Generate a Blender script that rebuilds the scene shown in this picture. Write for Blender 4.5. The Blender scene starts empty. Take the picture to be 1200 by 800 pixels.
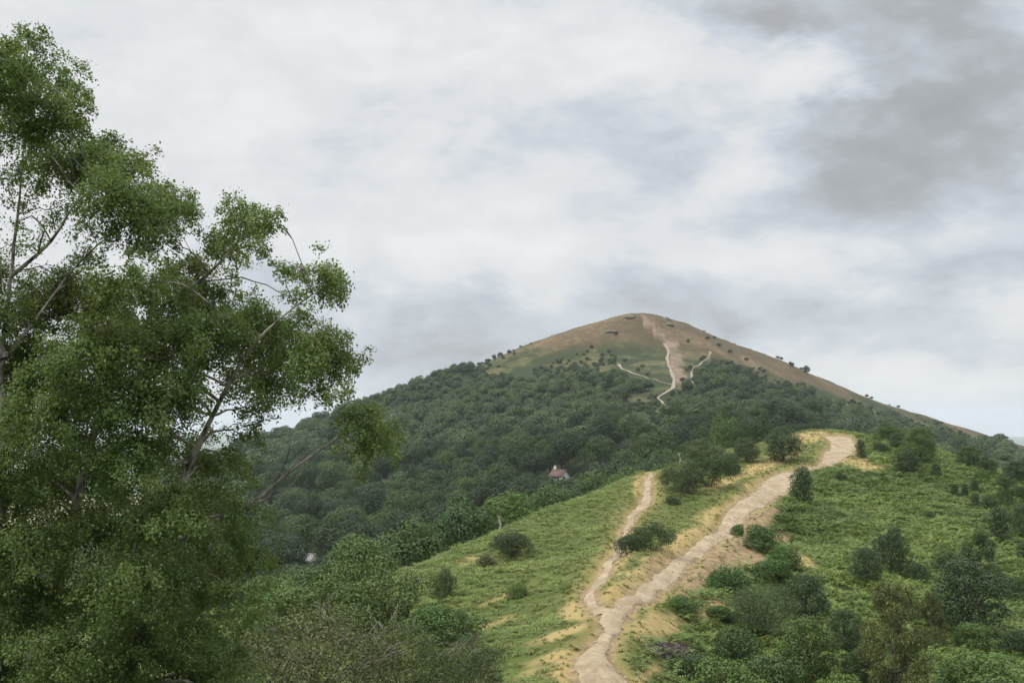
import bpy, bmesh, math, random
import numpy as np
from math import radians, sin, cos, tan, pi
from mathutils import Vector

# ------------------------------------------------------------------ camera, sky, sun, exposure
SC = bpy.context.scene
COL = SC.collection
F_PX, CX, CY, HOR = 1448.0, 600.0, 400.0, 488.0      # surveyed on the 1200x800 photograph
PITCH = math.atan((HOR - CY) / F_PX)
cam_d = bpy.data.cameras.new('camera')
cam_d.sensor_width = 36.0
cam_d.lens = 36.0 * F_PX / 1200.0
cam_d.clip_start = 0.1
cam_d.clip_end = 60000
cam = bpy.data.objects.new('camera', cam_d)
cam.rotation_euler = (pi / 2 + PITCH, 0, 0)
COL.objects.link(cam)
SC.camera = cam

SUN_ELEV, SUN_AZ = 50.0, -118.0                        # azimuth clockwise from +Y (the view axis)
W = bpy.data.worlds.new('World')
SC.world = W
W.use_nodes = True
nt = W.node_tree
nt.nodes.clear()


class NG:
    """tiny node-graph helper"""
    def __init__(s, tree):
        s.t = tree

    def n(s, typ, **kw):
        nd = s.t.nodes.new(typ)
        for k, v in kw.items():
            if k.startswith('i_'):
                key = k[2:]
                key = int(key) if key.isdigit() else key
                s.put(nd.inputs[key], v)
            else:
                setattr(nd, k, v)
        return nd

    def put(s, sock, v):
        if isinstance(v, bpy.types.NodeSocket):
            s.t.links.new(v, sock)
        else:
            sock.default_value = v

    def math(s, op, a, b=None, c=None, clamp=False):
        nd = s.t.nodes.new('ShaderNodeMath')
        nd.operation = op
        nd.use_clamp = clamp
        for i, v in enumerate((a, b, c)):
            if v is not None:
                s.put(nd.inputs[i], v)
        return nd.outputs[0]

    def vmath(s, op, a, b=None):
        nd = s.t.nodes.new('ShaderNodeVectorMath')
        nd.operation = op
        s.put(nd.inputs[0], a)
        if b is not None:
            s.put(nd.inputs[1], b)
        return nd.outputs['Value'] if op in ('DOT_PRODUCT', 'LENGTH', 'DISTANCE') else nd.outputs[0]

    def mix(s, f, a, b, blend='MIX'):
        nd = s.t.nodes.new('ShaderNodeMix')
        nd.data_type = 'RGBA'
        nd.blend_type = blend
        s.put(nd.inputs[0], f)
        for sock, v in ((nd.inputs[6], a), (nd.inputs[7], b)):
            if isinstance(v, (tuple, list)) and len(v) == 3:
                v = (*v, 1)
            s.put(sock, v)
        return nd.outputs[2]

    def noise(s, vec, scale, detail=4, rough=0.55, dist=0.0, out=0):
        nd = s.t.nodes.new('ShaderNodeTexNoise')
        if vec is not None:
            s.put(nd.inputs['Vector'], vec)
        nd.inputs['Scale'].default_value = scale
        nd.inputs['Detail'].default_value = detail
        nd.inputs['Roughness'].default_value = rough
        nd.inputs['Distortion'].default_value = dist
        return nd.outputs[out]

    def ramp(s, fac, stops, interp='LINEAR'):
        nd = s.t.nodes.new('ShaderNodeValToRGB')
        cr = nd.color_ramp
        cr.interpolation = interp
        while len(cr.elements) < len(stops):
            cr.elements.new(0.5)
        for e, (p, c) in zip(cr.elements, stops):
            e.position = p
            e.color = (*c, 1) if isinstance(c, (tuple, list)) else (c, c, c, 1)
        s.put(nd.inputs[0], fac)
        return nd.outputs[0]

    def mapr(s, v, a, b, c=0.0, d=1.0):
        nd = s.t.nodes.new('ShaderNodeMapRange')
        nd.clamp = True
        nd.interpolation_type = 'SMOOTHSTEP'
        for i, q in enumerate((v, a, b, c, d)):
            s.put(nd.inputs[i], q)
        return nd.outputs[0]


def look(px, py):
    """unit direction in the world towards a surveyed point"""
    u, v = (px - CX) / F_PX, (CY - py) / F_PX
    d = np.array([u, cos(PITCH) - v * sin(PITCH), sin(PITCH) + v * cos(PITCH)])
    return d / np.linalg.norm(d)


g = NG(nt)
dirv = g.n('ShaderNodeTexCoord').outputs['Generated']
sep = g.n('ShaderNodeSeparateXYZ', i_0=dirv)
dz = sep.outputs[2]
# cloud sheet: the direction met with a gently curved layer overhead
den = g.math('ADD', g.math('MAXIMUM', dz, 0.0), 0.26)
cp = g.n('ShaderNodeCombineXYZ')
g.put(cp.inputs[0], g.math('DIVIDE', sep.outputs[0], den))
g.put(cp.inputs[1], g.math('DIVIDE', sep.outputs[1], den))
cpv = cp.outputs[0]
warp = g.vmath('SUBTRACT', g.noise(g.vmath('MULTIPLY', dirv, (1, 1, 1.9)), 7.0, 6, 0.62, out=1), (0.5, 0.5, 0.5))
wdir = g.vmath('ADD', dirv, g.vmath('MULTIPLY', warp, (0.15, 0.15, 0.085)))
n1 = g.noise(cpv, 1.7, 6, 0.5, 0.35)
pd = g.vmath('MULTIPLY', dirv, (1, 1, 2.3))
n3 = g.noise(g.vmath('ADD', pd, (0.37, 0.1, 0.22)), 4.5, 5, 0.5, 0.2)
n4 = g.noise(g.vmath('ADD', pd, (1.9, 0.4, 0.7)), 12.0, 10, 0.62, 0.3)
val = g.math('MULTIPLY_ADD', g.math('SUBTRACT', n1, 0.5), 0.40, 0.60)
val = g.math('MULTIPLY_ADD', g.math('SUBTRACT', n3, 0.5), 0.40, val)
val = g.math('MULTIPLY_ADD', g.math('SUBTRACT', n4, 0.5), 0.30, val)
vr = g.n('ShaderNodeTexVoronoi', feature='F1', i_Scale=15.0)
vr.inputs['Detail'].default_value = 2.0
g.put(vr.inputs['Vector'], g.vmath('ADD', g.vmath('MULTIPLY', wdir, (1, 1, 2.0)), (0.2, 0.5, 0.1)))
val = g.math('MULTIPLY_ADD', g.math('SUBTRACT', 0.45, vr.outputs['Distance']), 0.11, val)
# the larger cloud masses of this sky: (x, y, half-width, half-height, brighter/darker)
BLOBS = [(1110, 150, 165, 85, -0.37), (900, 12, 80, 34, -0.27), (1120, 5, 130, 35, -0.14), (1010, 215, 80, 38, -0.10),
         (955, 78, 60, 42, 0.26), (900, 175, 60, 45, 0.22), (690, 75, 210, 48, 0.13), (430, 25, 160, 40, 0.13),
         (690, 160, 170, 36, -0.09), (430, 150, 120, 40, -0.02), (560, 285, 85, 38, 0.15), (410, 215, 130, 40, 0.08),
         (620, 375, 260, 42, -0.10), (440, 400, 130, 34, -0.08), (1150, 310, 95, 26, -0.17), (890, 310, 70, 24, 0.12),
         (1110, 395, 150, 40, -0.06), (1120, 450, 130, 28, 0.12), (760, 270, 70, 30, 0.06), (250, 130, 130, 50, 0.05)]
for (px, py, hw, hh, amp) in BLOBS:
    c = look(px, py)
    df = g.vmath('MULTIPLY', g.vmath('SUBTRACT', wdir, tuple(c)), (F_PX / hw, F_PX / hw, F_PX / hh))
    e = g.math('POWER', 2.71828, g.math('MULTIPLY', g.vmath('DOT_PRODUCT', df, df), -0.8))
    val = g.math('MULTIPLY_ADD', e, amp, val)
cloud = g.ramp(val, [(0.05, (0.180, 0.185, 0.192)), (0.28, (0.240, 0.248, 0.258)), (0.42, (0.315, 0.334, 0.360)), (0.50, (0.365, 0.384, 0.408)),
                     (0.55, (0.415, 0.424, 0.434)), (0.68, (0.465, 0.470, 0.472)), (0.92, (0.525, 0.523, 0.516))])
# an overcast sky brightens from the horizon to the zenith
zen = g.mapr(dz, 0.28, 0.95, 1.0, 3.0)
cloud = g.mix(1.0, cloud, g.n('ShaderNodeCombineXYZ', i_0=zen, i_1=zen, i_2=zen).outputs[0], 'MULTIPLY')
sky = g.n('ShaderNodeTexSky', sky_type='NISHITA', sun_disc=False)
sky.sun_elevation = radians(SUN_ELEV)
sky.sun_rotation = radians(SUN_AZ)
bg1 = g.n('ShaderNodeBackground', i_Strength=0.06)
g.put(bg1.inputs['Color'], sky.outputs[0])
bg2 = g.n('ShaderNodeBackground', i_Strength=1.0)
g.put(bg2.inputs['Color'], cloud)
mixs = g.n('ShaderNodeMixShader', i_0=0.94)
g.put(mixs.inputs[1], bg1.outputs[0])
g.put(mixs.inputs[2], bg2.outputs[0])
wo = g.n('ShaderNodeOutputWorld')
g.put(wo.inputs[0], mixs.outputs[0])

sun_d = bpy.data.lights.new('sun', 'SUN')
sun_d.energy = 1.5
sun_d.angle = radians(12)
sun_d.color = (1.0, 0.96, 0.9)
sun = bpy.data.objects.new('sun', sun_d)
sdir = Vector((sin(radians(SUN_AZ)) * cos(radians(SUN_ELEV)), cos(radians(SUN_AZ)) * cos(radians(SUN_ELEV)), sin(radians(SUN_ELEV))))
sun.rotation_euler = (-sdir).to_track_quat('-Z', 'Y').to_euler()
sun.location = sdir * 400
COL.objects.link(sun)

vs = SC.view_settings
SC.display_settings.display_device = 'sRGB'
vs.view_transform = 'Standard'
vs.look = 'None'
vs.exposure = 0.88
vs.gamma = 1.0
vs.use_curve_mapping = False
SC.cycles.max_bounces = 6
SC.cycles.diffuse_bounces = 3
SC.cycles.transmission_bounces = 3
SC.cycles.volume_bounces = 1
SC.cycles.use_denoising = True

RNG = np.random.default_rng(11)
random.seed(5)


# ------------------------------------------------------------------ survey: photograph <-> place
def at(px, py, d):
    """world point seen at (px, py) standing d metres away along +Y"""
    v = look(px, py)
    return v * (d / v[1])


def project(P):
    P = np.asarray(P, float)
    x, y, z = P[..., 0], P[..., 1], P[..., 2]
    w = y * cos(PITCH) + z * sin(PITCH)
    w = np.where(w < 0.1, 0.1, w)
    v = -y * sin(PITCH) + z * cos(PITCH)
    return CX + F_PX * x / w, CY - F_PX * v / w


def sstep(a, b, v):
    t = np.clip((v - a) / (b - a), 0, 1)
    return t * t * (3 - 2 * t)


def vnoise(x, y, seed=0):
    xi, yi = np.floor(x).astype(np.int64), np.floor(y).astype(np.int64)
    fx, fy = x - xi, y - yi
    fx, fy = fx * fx * (3 - 2 * fx), fy * fy * (3 - 2 * fy)

    def h(a, b):
        n = (a * 374761393 + b * 668265263 + seed * 1442695041) & 0x7fffffff
        n = ((n ^ (n >> 13)) * 1274126177) & 0x7fffffff
        return ((n ^ (n >> 16)) & 0xffff) / 65535.0
    a, b, c, d = h(xi, yi), h(xi + 1, yi), h(xi, yi + 1), h(xi + 1, yi + 1)
    return (a + (b - a) * fx) * (1 - fy) + (c + (d - c) * fx) * fy


def fbm(x, y, scale, octv=4, seed=0):
    s, a, t = 0.0, 1.0, 0.0
    for i in range(octv):
        s = s + a * (vnoise(x / scale + 17.3 * i, y / scale - 9.1 * i, seed + i) - 0.5)
        t += a
        a *= 0.5
        scale *= 0.5
    return s / t * 2


class TPS:
    def __init__(s, pts, smooth=0.0, unit=100.0):
        P = np.array(pts, float)
        s.u = unit
        s.c = P[:, :2] / unit
        n = len(P)
        r2 = ((s.c[:, None] - s.c[None]) ** 2).sum(-1)
        K = 0.5 * r2 * np.log(r2 + 1e-12) + smooth * np.eye(n)
        Pm = np.hstack([np.ones((n, 1)), s.c])
        A = np.zeros((n + 3, n + 3))
        A[:n, :n], A[:n, n:], A[n:, :n] = K, Pm, Pm.T
        s.w = np.linalg.solve(A, np.concatenate([P[:, 2], np.zeros(3)]))

    def __call__(s, x, y):
        q = np.stack([np.ravel(x), np.ravel(y)], 1) / s.u
        out = np.empty(len(q))
        for i in range(0, len(q), 20000):
            qq = q[i:i + 20000]
            r2 = ((qq[:, None] - s.c[None]) ** 2).sum(-1)
            out[i:i + 20000] = (0.5 * r2 * np.log(r2 + 1e-12)) @ s.w[:-3] + s.w[-3] + qq @ s.w[-2:]
        return out.reshape(np.shape(x))


near_px = [  # the spur with the paths: (x, y, metres away)
    (708, 800, 76), (706, 768, 80), (715, 740, 86), (722, 712, 93), (760, 682, 104), (800, 655, 120), (840, 625, 137), (875, 597, 156),
    (905, 570, 178), (950, 549, 204), (975, 530, 222), (990, 515, 240), (985, 507, 256),
    (690, 690, 101), (712, 655, 117), (735, 615, 140), (748, 590, 158), (760, 553, 190),
    (700, 577, 176), (640, 598, 162), (590, 618, 150), (530, 643, 138), (470, 668, 127), (410, 694, 117), (300, 715, 112), (150, 725, 110), (0, 735, 108),
    (600, 660, 128), (600, 700, 110), (600, 750, 94), (600, 800, 82), (500, 700, 112), (500, 750, 95), (500, 800, 82), (400, 750, 95), (400, 800, 80),
    (650, 650, 130), (650, 720, 101), (670, 620, 146),
    (1040, 515, 246), (1100, 531, 236), (1150, 548, 225), (1200, 568, 212), (1260, 592, 200),
    (1000, 530, 225), (1000, 560, 195), (1000, 600, 170), (1000, 650, 142), (1000, 700, 121), (1000, 750, 105), (1000, 800, 93),
    (1100, 570, 195), (1100, 620, 162), (1100, 680, 135), (1100, 740, 114), (1100, 800, 98),
    (1200, 620, 172), (1200, 680, 140), (1200, 740, 118), (1200, 800, 101),
    (900, 630, 150), (900, 700, 119), (900, 800, 92), (820, 690, 112), (820, 740, 98), (820, 800, 87), (760, 800, 80), (760, 740, 91),
    (820, 560, 190), (870, 540, 212), (930, 520, 232), (940, 506, 256), (890, 520, 250), (830, 535, 232), (790, 545, 214)]
near = [tuple(at(*p)) for p in near_px]
for (px, py, d) in [(700, 577, 176), (640, 598, 162), (590, 618, 150), (530, 643, 138), (470, 668, 127), (410, 694, 117), (300, 715, 112), (150, 725, 110), (760, 553, 192)]:
    q = at(px, py, d)
    k = 1.28
    near.append((q[0] * k - 4, q[1] * k, q[2] * k - 13))
for (px, py, d) in [(1100, 531, 236), (1150, 548, 225), (1200, 568, 212), (1260, 592, 200), (985, 507, 256), (940, 506, 256), (890, 520, 250), (830, 535, 232)]:
    q = at(px, py, d)
    k = 1.2
    near.append((q[0] * k, q[1] * k, q[2] * k - 11))
near += [(0, 0, -1.7), (-5, 8, -3.4), (0, 20, -6.6), (0, 40, -12), (0, 60, -15.4), (-15, 30, -9.6), (-20, 50, -13.8), (15, 40, -13), (20, 60, -16.8),
         (-45, 30, -14), (45, 30, -15), (-45, 0, -9), (45, 0, -9), (0, -25, -2.5), (0, -80, -12), (60, 60, -24), (-50, 70, -20),
         (-80, 130, -44), (-110, 60, -45), (-80, 220, -56), (130, 150, -42), (110, 80, -36), (160, 250, -52), (60, 345, -32), (80, 420, -50), (-100, -40, -40), (110, -40, -40)]
TN = TPS(near, 1e-4, 100)

crest = [(200, 575, 800), (300, 528, 850), (380, 494, 890), (430, 476, 900), (480, 459, 905), (520, 442, 910), (560, 428, 920), (600, 411, 930), (640, 396, 935),
         (680, 384, 940), (720, 373, 945), (760, 368, 950), (785, 374, 950), (820, 387, 955), (870, 406, 965), (920, 425, 975), (960, 442, 985),
         (1000, 458, 995), (1050, 477, 1010), (1100, 493, 1020), (1150, 508, 1030), (1200, 522, 1040), (1300, 548, 1060)]
far_px = crest + [(760, 400, 880), (780, 420, 830), (790, 450, 720), (780, 480, 600), (790, 497, 520), (680, 420, 860), (680, 450, 760), (680, 490, 630), (680, 530, 520), (680, 562, 440),
                  (600, 440, 850), (600, 480, 720), (600, 520, 600), (600, 560, 500), (600, 600, 420), (500, 480, 800), (500, 520, 660), (500, 560, 560), (500, 600, 470), (500, 645, 390),
                  (430, 520, 720), (430, 570, 560), (430, 625, 440), (340, 580, 600), (340, 640, 430), (340, 685, 350), (200, 610, 620), (200, 690, 390),
                  (860, 430, 850), (860, 460, 730), (860, 492, 610), (940, 455, 900), (940, 480, 790), (940, 502, 700), (1040, 487, 930), (1040, 508, 830), (1100, 518, 870),
                  (1200, 547, 900), (1200, 570, 780)]
far = [tuple(at(*p)) for p in far_px]
for p in crest[::2]:
    q = at(*p)
    far.append((q[0] * 1.3, q[1] + 320, q[2] - 110))
    far.append((q[0] * 1.6, q[1] + 900, -230))
for p in crest:
    q = at(*p)
    far.append((q[0] * 1.06, q[1] + 55, q[2] - 11))
    far.append((q[0] * 0.955, q[1] - 42, q[2] - 6.5))
far += [(-900, 700, -230), (-600, 250, -150), (900, 700, -150), (1100, 1050, -160), (700, 350, -110)]
TF = TPS(far, 1e-4, 400)


def H0(x, y):
    x, y = np.asarray(x, float), np.asarray(y, float)
    N = TN(x, y)
    out = np.maximum(0, np.hypot(np.maximum(np.abs(x - 15) - 110, 0), np.maximum(y - 330, 0) + np.maximum(-y - 60, 0)))
    N = N - 0.35 * out
    r = np.hypot(x, y)
    Fz = np.where(r < 3500, TF(x, np.minimum(y, 2600)), -400)
    Fz = Fz - 0.45 * np.maximum(0, 300 - y) - 0.12 * np.maximum(0, np.abs(x) - 900)
    N = np.maximum(N, -400)
    k = 6.0
    m = np.maximum(N, Fz)
    z = m + k * np.log(np.exp((N - m) / k) + np.exp((Fz - m) / k)) * np.exp(-np.abs(N - Fz) / 40)
    z = z - 0.0
    z = z + sstep(60, 140, r) * 0.22 * fbm(x, y, 9, 3, 3) + sstep(300, 600, r) * (1.9 * fbm(x, y, 60, 4, 7) + 1.3 * fbm(x, y, 17, 3, 77))
    pl = -245 + 10 * fbm(x, y, 1500, 3, 9)
    return np.maximum(z, pl)


def hit(px, py, d0=40, d1=1300, n=1500):
    """where the sight line to (px, py) meets the ground"""
    d = np.geomspace(d0, d1, n)
    v = look(px, py)
    v = v / v[1]
    P = v[None] * d[:, None]
    dz_ = P[:, 2] - H0(P[:, 0], P[:, 1])
    idx = np.where(dz_ < 0)[0]
    if len(idx) == 0:
        i = int(np.argmin(dz_))
        return P[i]
    i = idx[0]
    if i == 0:
        return P[0]
    t = dz_[i - 1] / (dz_[i - 1] - dz_[i])
    return P[i - 1] * (1 - t) + P[i] * t


def spline(P, step):
    """Catmull-Rom through P, resampled"""
    P = np.array(P, float)
    Q = np.vstack([2 * P[0] - P[1], P, 2 * P[-1] - P[-2]])
    out = []
    for i in range(1, len(Q) - 2):
        L = np.linalg.norm(Q[i + 1] - Q[i])
        for t in np.linspace(0, 1, max(2, int(L / step)), endpoint=False):
            a, b, c, d = Q[i - 1], Q[i], Q[i + 1], Q[i + 2]
            out.append(0.5 * ((2 * b) + (-a + c) * t + (2 * a - 5 * b + 4 * c - d) * t * t + (-a + 3 * b - 3 * c + d) * t ** 3))
    out.append(P[-1])
    return np.array(out)


MAIN = [((678, 812), (752, 812)), ((680, 798), (744, 798)), ((671, 766), (716, 774)), ((690, 749), (715, 753)), ((704, 733), (724, 735)), ((703, 715), (732, 719)), ((722, 702), (746, 707)),
        ((744, 684), (772, 692)), ((772, 665), (803, 663)), ((800, 644), (822, 646)), ((829, 624), (843, 633)), ((846, 608), (868, 618)), ((884, 572), (910, 582)),
        ((902, 555), (929, 564)), ((932, 548), (954, 549)), ((960, 541), (974, 544)), ((967, 528), (994, 532)), ((974, 517), (1003, 521)), ((966, 509), (998, 511))]
LEFT = [((706, 722), (726, 708)), ((690, 706), (707, 706)), ((684, 694), (697, 694)), ((691, 681), (702, 684)), ((704, 665), (714, 668)), ((718, 646), (727, 649)), ((728, 622), (735, 624)),
        ((738, 602), (744, 604)), ((752, 583), (762, 585)), ((755, 569), (763, 570)), ((757, 558), (763, 558)), ((762, 549), (766, 549))]


def pair_world(pairs, d1=330):
    c, w = [], []
    for l, r in pairs:
        a, b = hit(*l, d1=d1, n=900), hit(*r, d1=d1, n=900)
        c.append((a + b)[:2] / 2)
        w.append(np.linalg.norm((a - b)[:2]) / 2)
    return np.array(c), np.array(w)


paths_near = []
for pairs in (MAIN, LEFT):
    c, w = pair_world(pairs)
    # width is measured square to the run of the path
    tg = np.gradient(c, axis=0)
    tg /= np.linalg.norm(tg, axis=1)[:, None]
    ww = []
    for (l, r), t in zip(pairs, tg):
        a, b = hit(*l, d1=330, n=900), hit(*r, d1=330, n=900)
        e = (b - a)[:2]
        ww.append(max(0.45, min(3.3, abs(e[0] * t[1] - e[1] * t[0]) / 2)))
    cc = spline(np.column_stack([c, ww]), 0.35)
    paths_near.append(cc)


def path_field(x, y):
    """signed clearance to the nearest path edge (negative on the path)"""
    sh = np.shape(x)
    x, y = np.ravel(x), np.ravel(y)
    best = np.full(len(x), 1e3)
    for cc in paths_near:
        q = cc[::2]
        for i in range(0, len(x), 20000):
            dd = np.hypot(x[i:i + 20000, None] - q[None, :, 0], y[i:i + 20000, None] - q[None, :, 1]) - q[None, :, 2]
            best[i:i + 20000] = np.minimum(best[i:i + 20000], dd.min(1))
    return best.reshape(sh)


def carve(pf, x, y):
    return -0.42 * (1 - sstep(0.15, 1.15, pf + 0.3 * fbm(x, y, 2.5, 2, 21))) + 0.12 * np.exp(-((pf - 1.6) / 0.7) ** 2)


def H(x, y):
    z = H0(x, y)
    pf = path_field(x, y)
    return z + np.where(pf < 4, carve(pf, x, y), 0)


# ------------------------------------------------------------------ mesh helpers
def mesh_np(name, V, polys, smooth=False):
    """V: n x 3; polys: list of index arrays (m x 3 or m x 4)"""
    me = bpy.data.meshes.new(name)
    V = np.asarray(V, np.float32)
    me.vertices.add(len(V))
    me.vertices.foreach_set('co', V.ravel())
    tot = np.concatenate([np.full(len(p), p.shape[1], np.int32) for p in polys])
    idx = np.concatenate([p.ravel() for p in polys]).astype(np.int32)
    me.loops.add(len(idx))
    me.loops.foreach_set('vertex_index', idx)
    me.polygons.add(len(tot))
    me.polygons.foreach_set('loop_start', np.concatenate([[0], np.cumsum(tot)[:-1]]).astype(np.int32))
    me.polygons.foreach_set('loop_total', tot)
    if smooth:
        me.polygons.foreach_set('use_smooth', np.ones(len(tot), bool))
    me.update(calc_edges=True)
    return me


def add(name, me, mat, parent=None, **props):
    o = bpy.data.objects.new(name, me)
    if mat is not None and len(me.materials) == 0:
        me.materials.append(mat)
    COL.objects.link(o)
    if parent is not None:
        o.parent = parent
    for k, v in props.items():
        o[k] = v
    return o


def empty(name, loc, rz=0.0, scale=(1, 1, 1), **props):
    o = bpy.data.objects.new(name, None)
    o.empty_display_size = 0.3
    o.location = loc
    o.rotation_euler = (0, 0, rz)
    o.scale = scale
    COL.objects.link(o)
    for k, v in props.items():
        if v is not None:
            o[k] = v
    return o


def tubes(runs, sides=6):
    """runs: list of (points n x 3, radii n) -> V, quads"""
    Vs, Qs, off = [], [], 0
    ang = np.linspace(0, 2 * pi, sides, endpoint=False)
    for P, R in runs:
        P = np.asarray(P, float)
        R = np.asarray(R, float)
        n = len(P)
        T = np.gradient(P, axis=0)
        T /= np.linalg.norm(T, axis=1)[:, None] + 1e-9
        ref = np.where(np.abs(T[:, 2:3]) > 0.9, np.array([[1.0, 0, 0]]), np.array([[0, 0, 1.0]]))
        A = np.cross(T, ref)
        A /= np.linalg.norm(A, axis=1)[:, None] + 1e-9
        B = np.cross(T, A)
        V = P[:, None] + R[:, None, None] * (np.cos(ang)[None, :, None] * A[:, None] + np.sin(ang)[None, :, None] * B[:, None])
        Vs.append(V.reshape(-1, 3))
        i = np.arange(n - 1)[:, None] * sides
        j = np.arange(sides)[None]
        k = (j + 1) % sides
        Q = np.stack([i + j, i + k, i + sides + k, i + sides + j], -1).reshape(-1, 4) + off
        Qs.append(Q)
        off += n * sides
    return np.vstack(Vs), np.vstack(Qs)


def unit(v):
    return v / (np.linalg.norm(v, axis=-1, keepdims=True) + 1e-9)


def cards(rng, pos, nrm, size, aspect, along=None):
    """leaf-shaped quads at pos facing nrm"""
    n = len(pos)
    nrm = unit(nrm)
    t = rng.normal(size=(n, 3)) if along is None else along + 0.35 * rng.normal(size=(n, 3))
    t = unit(t - (t * nrm).sum(1, keepdims=True) * nrm)
    b = np.cross(nrm, t)
    L = (size * rng.uniform(0.6, 1.35, n))[:, None]
    Wd = L * aspect
    tip = pos + t * L * 0.55
    tail = pos - t * L * 0.45
    cup = nrm * L * 0.08
    V = np.stack([tail, pos + b * Wd * 0.5 + cup, tip, pos - b * Wd * 0.5 + cup], 1).reshape(-1, 3)
    Q = np.arange(n * 4).reshape(n, 4)
    return V, Q


def fib(n, rng, zmin=-0.5):
    i = np.arange(n) + rng.uniform(0, 1)
    z = 1 - (i / n) * (1 - zmin)
    a = i * 2.39996 + rng.uniform(0, 6.28)
    r = np.sqrt(np.maximum(0, 1 - z * z))
    return np.stack([r * np.cos(a), r * np.sin(a), z], 1) + rng.normal(0, 0.13, (n, 3))


def clump_leaves(rng, C, R, n, size, aspect, jit=0.55, shell=0.78, droop=0.0, up=0.25, floor=0.03, along=None):
    w = R[:, 0] * R[:, 2]
    ci = rng.choice(len(C), n, p=w / w.sum())
    d = rng.normal(size=(n, 3))
    d[:, 2] += up
    d = unit(d)
    rad = shell + (1.06 - shell) * rng.random(n) ** 0.7
    wob = 1 + 0.22 * np.sin(d[:, 0] * 7 + ci) * np.cos(d[:, 1] * 6 - ci * 2.1 + d[:, 2] * 5)
    pos = C[ci] + d * R[ci] * (rad * wob)[:, None]
    keep = pos[:, 2] > floor
    # leaves deep inside a neighbouring clump are never seen
    for k in range(len(C)):
        q = (((pos - C[k]) / (R[k] * 0.55)) ** 2).sum(1)
        keep &= ~((q < 1) & (ci != k))
    pos, d = pos[keep], d[keep]
    nrm = d + jit * rng.normal(size=d.shape) + np.array([0, 0, 0.25])
    al = None
    if droop:
        al = d * (1 - droop) + np.array([0, 0, -droop])
    return cards(rng, pos, nrm, size, aspect, al)


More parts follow.
